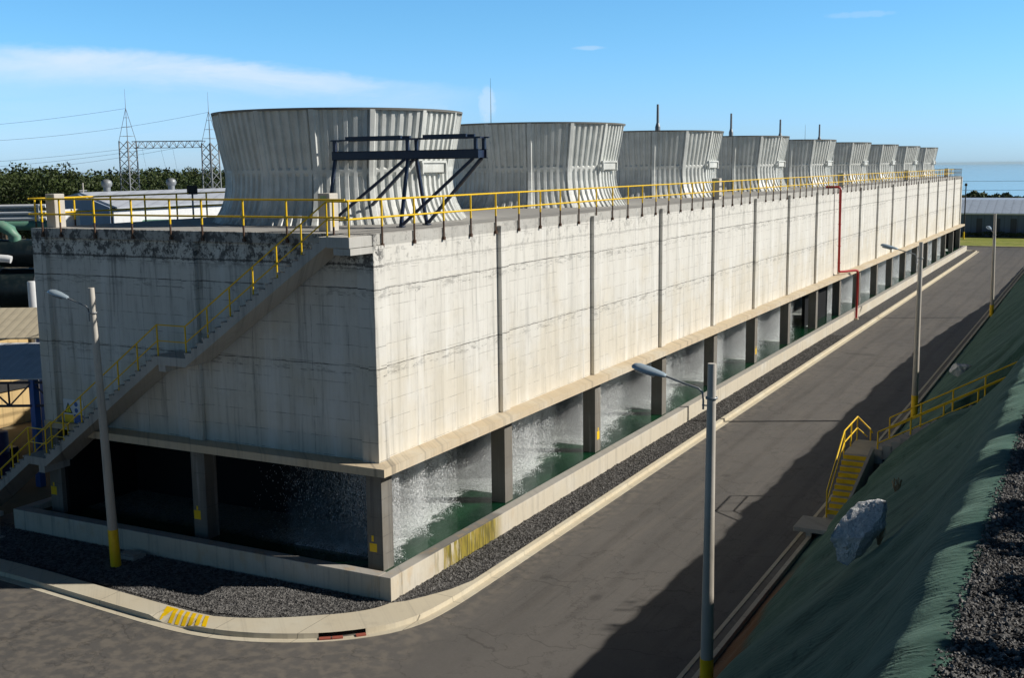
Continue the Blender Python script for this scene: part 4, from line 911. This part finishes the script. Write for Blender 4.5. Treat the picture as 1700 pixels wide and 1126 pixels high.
# dry plants poking through the net
M_DRY = paint('dry_stems', (.34,.26,.16), .9)
for i, (x, y, lb) in enumerate(((15.08,3.69,'dry brown weed on the slope right of the boulder'),(15.68,-2.59,'dry brown weed on the slope below the boulder'))):
    z = float(prof_z(x)); g = MB(); rnd = random.Random(i)
    for k in range(26):
        a = rnd.uniform(0,6.28); l = rnd.uniform(.15,.42); b0 = Vector((rnd.uniform(-.03,.03), rnd.uniform(-.03,.03), 0)); tip = b0+Vector((math.cos(a)*l*.35, math.sin(a)*l*.35, l)); g.tube([b0, b0.lerp(tip,.5)+Vector((0,0,.02)), tip], .006, 4)
        q = Vector((-math.sin(a)*.03, math.cos(a)*.03, .02)); g.add([tip-q, tip+Vector((0,0,-.05)), tip+q, tip+Vector((0,0,.06))], [(0,1,2,3)])
    o = g.obj('dry_weed', M_DRY); o.location = (x, y, z-.02); tag(o, lb, 'plant', 'dry weeds on the slope')

# ---- trees
def crown_mesh(seed, rx, rz, nclump, per, leaf):
    r_ = np.random.default_rng(seed); u = r_.normal(size=(nclump,3)); u /= np.linalg.norm(u,axis=1)[:,None]; rad_ = r_.uniform(.35,1,nclump)**.6; cen = u*rad_[:,None]*np.array([rx,rx,rz]); cen[:,2] = np.maximum(cen[:,2], -rz*.65)
    cr = r_.uniform(.14,.30,nclump)*rx
    P = []
    for i in range(nclump):
        d_ = r_.normal(size=(per,3)); d_ /= np.linalg.norm(d_,axis=1)[:,None]; P.append(cen[i]+d_*(cr[i]*r_.uniform(.4,1,per)[:,None])*np.array([1,1,.7]))
    P = np.concatenate(P); n_ = len(P); a = r_.normal(size=(n_,3)); a /= np.linalg.norm(a,axis=1)[:,None]; b = np.cross(a, r_.normal(size=(n_,3))); b /= np.linalg.norm(b,axis=1)[:,None]
    l = leaf*r_.uniform(.6,1.4,n_)[:,None]; V_ = np.stack([P-a*l, P-b*l*.55, P+a*l, P+b*l*.55], 1).reshape(-1,3); F_ = np.arange(n_*4).reshape(-1,4); return V_, F_
def make_tree(name, h, rx, rz, seed, leaf=.28, nclump=60, per=55, group=None, label='x', flat=False):
    t = thing(name, (0,0,0), label, 'tree', group); rnd = random.Random(seed)
    th = h-rz*1.3; g = MB(); g.tube([(0,0,-.3),(rnd.uniform(-.2,.2),rnd.uniform(-.2,.2),th*.5),(0,0,th+.3)], .26, 8, r1=.14)
    for k in range(7):
        a = k*.9+rnd.uniform(-.3,.3); l = rx*rnd.uniform(.5,.85); z0 = th*rnd.uniform(.55,1); g.tube([(0,0,z0),(math.cos(a)*l*.5,math.sin(a)*l*.5,z0+rz*.45),(math.cos(a)*l,math.sin(a)*l,z0+rz*rnd.uniform(.6,1.2))], .10, 6, r1=.03)
    g.obj('trunk', M_BARK, t); V_, F_ = crown_mesh(seed, rx, rz, nclump, per, leaf); V_[:,2] += h-rz
    np_mesh('crown', V_, F_, M_LEAF, False, t); return t
VIEW = lambda u, d: (CAM.x+(math.cos(YAW)*(u-850)/1893.8*d-math.sin(YAW)*d), CAM.y+(math.sin(YAW)*(u-850)/1893.8*d+math.cos(YAW)*d))
protos = [make_tree('broadleaf_tree', 12, 6.0, 3.2, 1, .20, 80, 110), make_tree('broadleaf_tree', 11, 5.2, 3.6, 2, .20, 80, 110), make_tree('broadleaf_tree', 12.5, 6.8, 2.4, 3, .19, 46, 110)]
used = [False]*3
rt = random.Random(5); count = 0
TL = []
for k in range(15): TL.append((-30+k*26+rt.uniform(-8,8), rt.uniform(150,185), rt.uniform(.92,1.06), 0))
for k in range(12): TL.append((-20+k*33+rt.uniform(-9,9), rt.uniform(205,250), rt.uniform(.98,1.12), 1))
TL.append((78, 150, 1.12, 2)); TL.append((52, 158, 1.06, 2)); TL.append((330, 175, .98, 2)); TL.append((355, 168, .92, 2))
names_ = []
for i, (u, d_, sc, row) in enumerate(TL):
    k = i % 3 if row < 2 else 2; x, y = VIEW(u, d_); p_ = protos[k] if not used[k] else copy_tree(protos[k]); used[k] = True
    p_.location = (x, y, 0); p_.scale = (sc, sc, sc); p_.rotation_euler = (0,0,rt.uniform(0,6.28)); p_['group'] = 'trees beyond the warehouse'
    rk_ = sorted([t_[0] for t_ in TL if t_[3] == row]).index(u); on = ('first','second','third','fourth','fifth','sixth','seventh','eighth','ninth','tenth','eleventh','twelfth','thirteenth','fourteenth','fifteenth')[rk_]
    p_['label'] = (on+' tree from the left in the front row beyond the warehouse roof', on+' tree from the left in the rear row on the wooded skyline', on+' flat-topped spreading tree from the left above the skyline')[row]
# hilltop trees outside the frame on the right cast the dappled shade on the terrace
for k, (x, y, h, rx, lb) in enumerate(((23.3,-7.4,3.6,1.5,'low bushy'),(23.0,-2.6,3.5,1.2,'smallest'),(23.6,1.2,3.8,1.3,'slender'),(24.6,-12.2,3.9,1.6,'roundest'),(24.9,-15.4,3.9,1.5,'lowest dense'),(24.0,-9.9,3.5,1.4,'broad bushy'),(24.3,-5.0,3.5,1.3,'pale bushy'),(25.2,-17.8,4.0,1.6,'southernmost bushy'),(25.0,-.7,3.8,1.5,'thick bushy'),(26.0,-5.2,4.9,1.8,'first'),(27.4,3.2,5.8,2.2,'second'),(27.6,-13.0,4.6,1.9,'third'),(30.5,11.5,8.5,3.2,'fourth'),(33,-16,8,3.2,'fifth'),(29.5,-9.8,6.8,1.7,'sixth'))):
    t = make_tree('terrace_tree', h, rx, rx*.75, 20+k, .13, 34, 60, 'trees on the gravel terrace', lb+' leafy tree on the gravel terrace right of the frame'); t.location = (x, y, 7.3)
# scattered far scrub that reads as one wooded line beyond the right-hand warehouse and behind the left trees
def scrub(name, boxes, label):
    Vs = []; o_ = 0
    for (x0,x1,y0,y1,h,cnt,leaf) in boxes:
        x = rng.uniform(x0,x1,cnt); y = rng.uniform(y0,y1,cnt); top_ = h*(.80+.12*np.sin(x*.23+1)*np.sin(x*.071)+.08*np.sin(x*.9)+.05*np.sin(x*2.3)); z = top_*rng.uniform(.15,1,cnt)**.6
        P = np.stack([x,y,z],1); a = rng.normal(size=(cnt,3)); a /= np.linalg.norm(a,axis=1)[:,None]; b = np.cross(a, rng.normal(size=(cnt,3))); b /= np.linalg.norm(b,axis=1)[:,None]; l = leaf*rng.uniform(.6,1.5,cnt)[:,None]
        Vs.append(np.stack([P-a*l,P-b*l*.6,P+a*l,P+b*l*.6],1).reshape(-1,3))
    V_ = np.concatenate(Vs); o = np_mesh(name, V_, np.arange(len(V_)).reshape(-1,4), M_LEAF); tag(o, label, 'woodland', kind='stuff')
scrub('far_woodland', [(-75,40,296,306,5.6,16000,.55)], 'low dark line of scrub on the skyline behind the blue warehouse')
scrub('far_woodland', [(-290,-120,150,200,14.2,70000,.5)], 'dense wood behind the front trees on the left skyline')
scrub('shrub_row', [(-60,40,189.3,190.6,1.3,9000,.13)], 'low green shrubs along the foot of the blue warehouse')

# ---- right-hand blue warehouse
def ribbed(name, col, axis, pitch=.5, dark=.5, rough=.5, dirt=.3):
    def fn(s, b):
        p = s.pos(); x, y, z = s.xyz(p); c_ = {'x': x, 'y': y, 'xy': s.m('SUBTRACT', s.m('MULTIPLY', x, .886), s.m('MULTIPLY', y, -.464))}[axis]
        w = s.m('FRACT', s.m('DIVIDE', c_, pitch)); e = s.m('LESS_THAN', w, .16); n = s.noise(s.scl(p, 1.5, 1.5, .25), 1, 5, .65)
        c = s.mix(s.m('MULTIPLY', e, dark), col, tuple(q*.5 for q in col)); c = s.mix(s.m('MULTIPLY', s.mr(n, .45, .75), dirt), c, tuple(q*.4 for q in col))
        return dict(c=c, r=rough, bump=(s.m('PINGPONG', w, .5), .6, .03))
    return material(name, fn)
M_BLUESH = ribbed('blue_ribbed_sheet', (.10,.15,.24), 'x', 1.1); M_PALESH = ribbed('pale_ribbed_sheet', (.42,.50,.62), 'x', 1.4, .3)
BW = thing('warehouse', (5,193,0), 'low blue sheet-metal warehouse behind the far grass verge', 'building'); BO = (5,193,0)
g = MB(); g.box(-40,60,191.6,212,0,4.15); g.obj('wall', M_BLUESH, BW, off=BO)
g = MB(); g.prism([(191.3,4.2),(191.3,4.36),(199,6.5),(212,6.5),(212,4.2)], 'x', -40.5, 60.5); g.obj('roof', M_PALESH, BW, off=BO)
g = MB(); g.box(-40.4,60.4,191.05,191.28,4.1,4.30); g.obj('gutter', M_WHITE, BW, off=BO)
rd_ = random.Random(3)
for i, x in enumerate((-1.2,1.6,4.4,7.2,10.2)):
    g = MB(); g.box(x, x+rd_.uniform(.8,1.4), 191.50, 191.585, .2, 3.4); g.obj('panel', ribbed('dark_panel', (.035,.045,.07), 'x', .35, .5), BW, off=BO)

# ---- left: warehouse beyond the roof
def wpt(u, v, d):   # only used for readable numbers below
    x, y = VIEW(u, d); return x, y
M_ROOFW = ribbed('white_ribbed_roof', (.46,.50,.57), 'xy', .6, .25); M_WALLB = ribbed('blue_grey_sheet', (.30,.38,.52), 'y', .5, .25)
WH = thing('warehouse', (-36,30,0), 'long white-roofed blue-grey warehouse beyond the left edge of the tower roof', 'building'); WO = (-36,30,0)
g = MB(); g.box(-39.3,-34.2,21.7,76,0,11.1); g.prism([(-39.3,11.1),(-34.2,11.1),(-34.2,11.2),(-36.9,12.0),(-39.3,11.5)], 'y', 21.7, 21.9); g.obj('wall', M_WALLB, WH, off=WO)
g = MB(); g.prism([(-39.7,11.45),(-36.9,11.98),(-33.8,11.12),(-33.8,11.22),(-36.9,12.12),(-39.7,11.58)], 'y', 21.91, 76.4); g.obj('roof', M_ROOFW, WH, off=WO)
g = MB(); g.box(-34.19,-34.1,21.9,76,0,10.95); g.obj('side_cladding', M_WHITE, WH, off=WO)
for i, (x, y) in enumerate(((-37,24.2),(-37,29.9))):
    g = MB(); g.lathe([(.22,11.9),(.22,12.38)], 14, x, y); g.lathe([(.22,12.38),(.31,12.46),(.35,12.62),(.30,12.78),(.15,12.88),(.02,12.90)], 18, x, y); g.obj('turbine_vent', M_GALV, WH, off=WO)
WH2 = thing('warehouse', (-24,44,0), 'lower white shed with open side right of the long warehouse', 'building')
g = MB(); g.box(-29.2,-21,26,60,0,10.3); g.obj('wall', M_WHITE, WH2, off=(-24,44,0)); g = MB(); g.prism([(-29.4,10.35),(-20.2,10.35),(-20.2,10.5),(-24.8,11.2),(-29.4,10.5)], 'y', 25.6, 60.4); g.obj('roof', M_ROOFW, WH2, off=(-24,44,0))

# ---- left yard: tanks, pipes and sheds behind the stair
M_TANK = paint('dark_green_tank', (.008,.018,.022), .42, 0, .5, (.05,.06,.055), 2)
M_GREENP = paint('pale_green_pipe', (.12,.28,.20), .45, 0, .4, (.3,.32,.28), 2)
def cyl_between(g, a, b, r, n=20): g.tube([a, b], r, n)
for (za, r_, lb, yy0) in ((8.75,.80,'upper dark green steel tank stacked over the other at the left edge','') , (6.65,1.22,'lower and larger dark green steel tank at the left edge','')):
    t = thing('steel_tank', (-37,15.8,za), lb, 'tank', 'dark green tanks in the left yard'); g = MB()
    dr = Vector((.886,.464,0)); L_ = 9; prof_ = [(-L_/2-.35,.15),(-L_/2-.25,.6),(-L_/2-.05,.92),(-L_/2+.2,1),(L_/2-.2,1),(L_/2+.05,.92),(L_/2+.25,.6),(L_/2+.35,.15)]
    up = Vector((0,0,1)); sd2 = dr.cross(up); rows = []
    for a_, k_ in prof_: rows.append([dr*a_+sd2*math.cos(2*math.pi*j/24)*r_*k_+up*math.sin(2*math.pi*j/24)*r_*k_ for j in range(24)])
    vs_ = [v for q in rows for v in q]; g.add(vs_, [(i*24+j, i*24+(j+1)%24, (i+1)*24+(j+1)%24, (i+1)*24+j) for i in range(len(rows)-1) for j in range(24)], 0, True); g.obj('vessel', M_TANK, t)
    g = MB()
    for a_ in (-2.4, .2, 2.4):
        rr = [dr*(a_+w)+(sd2*math.cos(2*math.pi*j/24)+up*math.sin(2*math.pi*j/24))*(r_+.03) for w in (-.05,.05) for j in range(24)]; g.add(rr, [(j,(j+1)%24,24+(j+1)%24,24+j) for j in range(24)], 0, True)
    g.obj('band', M_GREENP if za > 8 else M_GALV, t)
    g = MB(); 
    for a_ in (-3, 3): q = dr*a_; g.box(q.x-.2, q.x+.2, q.y-.5, q.y+.5, -za if za < 8 else -.9, -r_*.8)
    g.obj('saddle', M_DARK, t)
def pipe(label, pts, r_, mat, name='process_pipe', group='pipes in the left yard'):
    t = MB(); t.tube(pts, r_, 14); p0 = pts[0]; o = t.obj(name, mat, off=p0); o.location = p0; tag(o, label, 'pipe', group); return o
pipe('pale green elbow pipe curving down at the left edge', [(-40,14.0,10.35),(-37.4,15.4,10.35),(-36.6,15.9,10.3),(-36.2,16.1,10.05),(-36.05,16.2,9.7),(-36.0,16.2,8.9)], .34, M_GREENP)
pipe('straight green pipe running behind the elbow pipe', [(-42,20,10.05),(-32,25.6,10.05)], .30, M_GREENP)
pipe('white pipe bending down in front of the dark tanks', [(-33.5,10.4,8.95),(-31.6,11.4,8.95),(-31.15,11.7,8.9),(-31.0,11.8,8.9)][:3]+[(-31.0,11.8,8.85)], .20, M_WHITE)
pipe('white vertical pipe at the left frame edge', [(-31.75,11.1,8.8),(-31.75,11.1,4.5)], .24, M_WHITE)
for k, (za, lb) in enumerate(((10.72,'topmost'),(10.20,'middle'),(9.75,'lowest'))):
    pipe(lb+' of three white pipes above the tanks', [(-68,26.5,za),(-54.5,34.2,za+.05)], .15, M_WHITE)
t = thing('pipe_rack', (-58,31,0), 'grey steel rack carrying the three white pipes', 'pipe rack'); g = MB()
for f in (0,.33,.66,1): x = -67+12*f; y = 26.9+7.0*f; g.box(x-.12,x+.12,y-.12,y+.12,0,10.9)
g.obj('post', M_GALV, t, off=(-58,31,0)); g = MB()
for z in (9.55,10.0,10.5): g.bar((-67,27.1,z),(-55,34.1,z),.1,.1)
g.obj('beam', M_GALV, t, off=(-58,31,0))
t = thing('pipe_support', (-15.2,4,10.4), 'white box bracket on the outside of the roof corner', 'cabinet'); g = MB(); g.box(-15.75,-15.2,1.6,2.4,10.2,11.95, bev=.02); g.obj('cabinet', M_WHITE, t, off=(-15.2,4,10.4)); g = MB(); g.box(-15.5,-15.11,1.9,2.1,9.4,10.2); g.obj('bracket', M_GALV, t, off=(-15.2,4,10.4))
M_BEIGE = ribbed('beige_ribbed_roof', (.52,.46,.34), 'xy', .45, .35); M_BLUEROOF = ribbed('blue_grey_ribbed_roof', (.62,.64,.67), 'xy', .4, .12, .6)
M_TAN = ribbed('tan_ribbed_wall', (.62,.45,.22), 'xy', .3, .3); M_CBLUE = paint('bright_blue_steel', (.03,.13,.42), .45)
SH = thing('shed', (-21,4,0), 'open shed with blue-grey ribbed roof on navy trusses left of the tower', 'shed'); HO2 = (-21,4,0)
ax1 = Vector((.886,.464,0)); ax2 = Vector((-.464,.886,0)); P0 = Vector((-19.1,3.85,0))    # local axes of the shed: along, and away from the camera
def shp(a, b, z): q = P0+ax1*a+ax2*b; return (q.x, q.y, z)
def slabq(g, a0, a1, b0, z0, b1, z1, th=.06):
    top = [shp(a0,b0,z0),shp(a1,b0,z0),shp(a1,b1,z1),shp(a0,b1,z1)]; bot = [(v[0],v[1],v[2]-th) for v in top]; g.add(top+bot, [(0,1,2,3),(7,6,5,4),(0,4,5,1),(1,5,6,2),(2,6,7,3),(3,7,4,0)])
# keep clear of the tower wall at x=-15.09
g = MB(); slabq(g,-4.5,.4,0,4.78,4.6,5.62); g.obj('roof', M_BLUEROOF, SH, off=HO2)
g = MB(); 
for z in (4.55,3.55): g.bar(shp(-4.5,.25,z), shp(.3,.25,z), .09, .10)
for k in range(4): a0 = -4+k; g.bar(shp(a0,.25,4.55 if k%2 else 3.55), shp(a0+1,.25,3.55 if k%2 else 4.55), .06, .06)
for k in range(3): g.bar(shp(-4+2*k,.25,3.55), shp(-4+2*k,.25,4.55), .06, .06)
g.obj('truss', M_NAVY, SH, off=HO2)
for a_ in (-.95,-4.4): g = MB(); q = shp(a_,.32,0); g.box(q[0]-.14,q[0]+.14,q[1]-.14,q[1]+.14,0,4.7); g.obj('column', M_CBLUE, SH, off=HO2)
g = MB(); g.bar(shp(-4.5,4.4,5.3), shp(.3,4.4,5.3), .12, .15); g.obj('ridge_beam', M_NAVY, SH, off=HO2)
SH2 = thing('shed', (-26,8,0), 'shed with beige ribbed roof between the blue-roofed shed and the tanks', 'shed'); HO3 = (-26,8,0); P0 = Vector((-24.4,8.1,0))
g = MB(); slabq(g,-4.2,.3,-1.0,5.75,2.6,6.75); g.obj('roof', M_BEIGE, SH2, off=HO3); 
for a_ in (-4.0,.05):
    g = MB()
    for b_ in (-.8, 2.4): q = shp(a_, b_, 0); g.box(q[0]-.12,q[0]+.12,q[1]-.12,q[1]+.12,0,5.7 if b_ < 0 else 6.6)
    g.obj('column', M_CBLUE, SH2, off=HO3)
TW = thing('boundary_wall', (-31.4,10,0), 'sunlit tan sheet wall seen under the roofs of the two sheds', 'wall'); g = MB(); g.box(-31.6,-31.4,-4,26,0,5.2); g.obj('sheet_wall', M_TAN, TW, off=(-31.4,10,0))
g = MB(); g.box(-31.395,-31.30,-4,26,1.9,2.35); g.box(-31.395,-31.30,-4,26,4.7,5.2); g.obj('dark_band', M_DARK, TW, off=(-31.4,10,0))
rq = random.Random(9)
for k, (x, y, w, h, m2, lb) in enumerate(((-22.5,3.6,1.4,1.5,M_NAVY,'navy machine block beside the deep blue drum under the shed'),(-24.6,4.4,1.1,1.1,M_GALV,'grey machine block under the middle of the blue-roofed shed'),(-27.2,6.2,1.6,1.3,M_DARK,'dark machine block between the two sheds'))):
    t = thing('machine', (x,y,0), lb, 'machine'); g = MB(); g.box(-w/2,w/2,-.5,.5,.15,h,bev=.05); g.obj('body', m2, t); g = MB(); g.tube([(-w*.3,0,h),(-w*.3,0,h+.6),(w*.2,0,h+.75)], .09, 10); g.obj('pipe_stub', M_GALV, t); g = MB(); g.box(-w/2-.1,w/2+.1,-.6,.6,0,.148); g.obj('plinth', M_STAIR, t)
for (x, y, r_, h, m_, lb) in ((-20.9,2.2,.55,2.6,paint('deep_blue_drum', (.012,.018,.10), .4),'deep blue upright drum under the shed at the left edge'),(-31.2,13.2,.28,7.55,M_WHITE,'slim white cylinder behind the beige roof'),):
    g = MB(); g.lathe([(.02,0),(r_,0),(r_,h*.33),(r_*1.03,h*.34),(r_,h*.35),(r_,h*.66),(r_*1.03,h*.67),(r_,h*.68),(r_,h),(r_*.9,h+.03),(.02,h+.03)], 20); o = g.obj('drum', m_); o.location = (x,y,0); tag(o, lb, 'drum')

# sign with warning triangle on the short wall
SG = thing('warning_sign', (-13.7,.27,4.5), 'white, yellow and blue safety sign on the shaded wall behind the stair rail', 'sign'); GO = (-13.7,.27,4.5)
SY = .152
g = MB(); g.box(-14.22,-13.18,SY,SY+.016,4.05,5.0); g.obj('board', M_WHITE, SG, off=GO)
g = MB(); g.box(-14.20,-13.72,SY-.003,SY-.0005,4.07,4.42); g.obj('caution_panel', M_YEL, SG, off=GO)
g = MB(); g.box(-13.70,-13.20,SY-.003,SY-.0005,4.07,4.44); g.obj('mandatory_panel', M_CBLUE, SG, off=GO)
g = MB(); g.prism([(-14.18,4.47),(-13.76,4.47),(-13.97,4.88)], 'y', SY-.003, SY-.0005); tr = g.obj('triangle_border', M_DARK, SG, off=GO)
g = MB(); g.prism([(-14.12,4.505),(-13.82,4.505),(-13.97,4.80)], 'y', SY-.006, SY-.0032); g.obj('triangle', paint('sign_yellow', (.80,.72,.02), .5), SG, off=GO)
g = MB(); g.box(-13.985,-13.955,SY-.009,SY-.0062,4.60,4.74); g.box(-13.985,-13.955,SY-.009,SY-.0062,4.535,4.57); g.obj('exclamation_mark', M_DARK, SG, off=GO)
g = MB()
for zc in (4.83,4.60): g.prism([(-13.56+.09*math.cos(k*math.pi/8), zc+.09*math.sin(k*math.pi/8)) for k in range(16)], 'y', SY-.003, SY-.0005)
g.obj('pictogram', M_CBLUE, SG, off=GO)

# small things on the near left gravel and deck
g = MB(); g.box(-.45,.45,-.30,.30,0,.16,bev=.03); g.box(-.36,.36,-.22,.22,.161,.19,bev=.01); o = g.obj('manhole_cover', M_STAIR); o.location = (-9.55,-1.45,.035); tag(o, 'low concrete box cover on the gravel right of the leaning lamp', 'manhole')
t = thing('standpipe', (-15.6,-1.95,.03), 'small grey standpipe with a box head on the gravel at the left edge', 'standpipe'); g = MB(); g.tube([(0,0,0),(0,0,.85)], .04, 8); g.tube([(0,0,.25),(-.9,.35,.30)], .02, 6); g.obj('pipe_stem', M_GALV, t); g = MB(); g.box(-.17,.17,-.12,.12,.85,1.02,bev=.02); g.obj('box_head', M_STAIR, t); g = MB(); g.box(-.15,.15,-.12,.12,0,.06,bev=.01); g.obj('foot_plate', M_STAIR, t)
t = thing('floodlight', (-14.95,8.3,11.33), 'dark floodlight on a short post at the far roof rail', 'floodlight'); g = MB(); g.tube([(0,0,0),(0,0,1.15)], .04, 8); g.obj('post', M_GALV, t); g = MB(); g.box(-.22,.22,-.10,.10,1.02,1.40,bev=.02); g.obj('lamp_housing', M_DARK, t)
t = thing('equipment_trolley', (-13.7,13.6,11.33), 'small dark equipment rack on the roof left of the nearest fan stack', 'rack'); g = MB()
for x in (-1.2,-.4,.4,1.2):
    for y in (-.3,.3): g.tube([(x,y,0),(x,y,.95)], .03, 6)
g.bar((-1.3,-.3,.9),(1.3,-.3,.9),.05,.05); g.bar((-1.3,.3,.9),(1.3,.3,.9),.05,.05); g.obj('frame', M_DARK, t); g = MB(); g.box(-.3,1.0,-.25,.25,.2,.6,bev=.05); g.obj('machine', M_DARK, t)

t = thing('utility_pole', (VIEW(147, 84)[0], VIEW(147, 84)[1], 0), 'slim pale pole standing before the trees left of the roof vents', 'pole'); g = MB(); g.tube([(0,0,0),(0,0,12.6)], .09, 8, r1=.06); g.obj('shaft', M_POLE, t); g = MB(); g.box(-.03,.03,-.35,.35,12.0,12.08); g.obj('cross_arm', M_GALV, t)
# ---- lattice gantry and wires
def lattice(name_, g, x, y, z0, z1, w, peak):
    c = [(-w/2,-w/2),(w/2,-w/2),(w/2,w/2),(-w/2,w/2)]
    for cx, cy in c: g.bar((x+cx*1.25,y+cy*1.25,z0),(x+cx,y+cy,z1),.13,.13); g.bar((x+cx,y+cy,z1),(x,y,peak),.06,.06)
    nb = int((z1-z0)/1.15)
    for k in range(nb):
        za, zb = z0+(z1-z0)*k/nb, z0+(z1-z0)*(k+1)/nb; wa = 1.25-.25*k/nb; wb = 1.25-.25*(k+1)/nb
        for i in range(4):
            a, b = c[i], c[(i+1)%4]; g.bar((x+a[0]*wa,y+a[1]*wa,za),(x+b[0]*wb,y+b[1]*wb,zb),.06,.06); g.bar((x+b[0]*wa,y+b[1]*wa,za),(x+a[0]*wb,y+a[1]*wb,zb),.06,.06)
            if k % 3 == 0: g.bar((x+a[0]*wa,y+a[1]*wa,za),(x+b[0]*wa,y+b[1]*wa,za),.05,.05)
    for k in range(3):
        f = (k+.5)/3.5; zz = z1+(peak-z1)*f; q = 1-f
        for i in range(4): a, b = c[i], c[(i+1)%4]; g.bar((x+a[0]*q,y+a[1]*q,zz),(x+b[0]*q,y+b[1]*q,zz),.04,.04)
GN = thing('lattice_gantry', (-90,85,0), 'grey steel lattice gantry of two towers and a cross beam on the left skyline', 'pylon'); NO = (-90,85,0)
TA, TB = (-95.0,82.4), (-85.5,87.5)
for (x, y), pk, zt_ in ((TA,21.6,17.4),(TB,21.1,17.0)):
    g = MB(); lattice('t', g, x, y, 0, zt_, 1.5, pk); tw = g.obj('tower', M_GALV, GN, off=NO); g = MB(); g.tube([(x,y,pk),(x,y,pk+2.5)], .035, 5, r1=.015); g.obj('lightning_rod', M_GALV, tw, off=NO)
g = MB(); a = Vector((TA[0]+.7,TA[1]+.35,0)); b = Vector((TB[0]-.7,TB[1]-.35,0)); nn_ = 9
for off_, z in ((Vector((-.35,.65,0)),17.3),(Vector((.35,-.65,0)),17.3),(Vector((0,0,0)),16.45)): g.bar(a+off_+Vector((0,0,z)), b+off_+Vector((0,0,z)), .08,.08)
for k in range(nn_):
    p_, q_ = a.lerp(b,k/nn_), a.lerp(b,(k+1)/nn_)
    for off_ in (Vector((-.35,.65,0)), Vector((.35,-.65,0))): g.bar(p_+off_+Vector((0,0,17.3)), p_.lerp(q_,.5)+Vector((0,0,16.45)), .05,.05); g.bar(p_.lerp(q_,.5)+Vector((0,0,16.45)), q_+off_+Vector((0,0,17.3)), .05,.05)
    g.bar(p_+Vector((-.35,.65,17.3)), q_+Vector((.35,-.65,17.3)), .04,.04)
g.obj('cross_beam', M_GALV, GN, off=NO)
def wire(a, b, sag, r_, label, group):
    a, b = Vector(a), Vector(b); r_ *= .7; pts = [a.lerp(b, k/24)-Vector((0,0,sag*4*(k/24)*(1-k/24))) for k in range(25)]
    g = MB(); g.tube(pts, r_, 4, cap=False); o = g.obj('power_line', M_DARK, off=a); o.location = a; tag(o, label, 'wire', group)
dl = Vector((-.886,-.464,0))*50
for k, (p_, dz_, sg, lb) in enumerate((((TA[0],TA[1],21.6),-2.4,1.2,'topmost wire leaving the left gantry tower peak'),((TB[0],TB[1],21.0),-3.2,1.6,'wire leaving the right gantry tower peak'),
        ((TA[0]+1.5,TA[1]+.8,16.6),-2.2,.9,'upper of the wires hung from the gantry beam'),((TA[0]+3.5,TA[1]+1.9,16.5),-2.5,1.2,'middle of the wires hung from the gantry beam'),((TA[0]+6,TA[1]+3.2,16.5),-2.9,1.5,'lower of the wires hung from the gantry beam'))):
    wire(p_, Vector(p_)+dl+Vector((0,0,dz_)), sg, .022, lb, 'overhead wires at left')
for k, (f, x) in enumerate(((.12,.8),(.38,1.2),(.55,.9))):
    p_ = a.lerp(b, f); wire(p_+Vector((0,0,16.4)), p_+Vector((x,x*.5,10)), .1, .022, ('left','middle','right')[k]+' dropper wire hanging from the gantry beam', 'dropper wires of the gantry')
for k, (z0_, z1_) in enumerate(((7.6,7.9),(9.5,9.8))):
    wire((-40,230,z0_), (60,240,z1_), .25, .045, ('lower','upper')[k]+' overhead wire beyond the blue warehouse', 'overhead wires at right')

# ---- air: thin haze that only tells over kilometres
g = MB(); g.box(-69000, 69000, -69000, 79000, -142, 27); hz_ = g.obj('haze', None) if False else None
me = bpy.data.materials.new('haze_air'); me.use_nodes = True; me.node_tree.nodes.clear(); hs = Sh(me.node_tree); ho = hs.N('ShaderNodeOutputMaterial'); pv = hs.N('ShaderNodeVolumePrincipled')
pv.inputs['Color'].default_value = (.70,.90,1,1); pv.inputs['Density'].default_value = HAZE; pv.inputs['Anisotropy'].default_value = .0
me.node_tree.links.new(pv.outputs[0], ho.inputs['Volume']); hz_ = g.obj('haze', me); tag(hz_, kind='stuff', label='thin blue haze over the distant sea and hills', cat='haze')
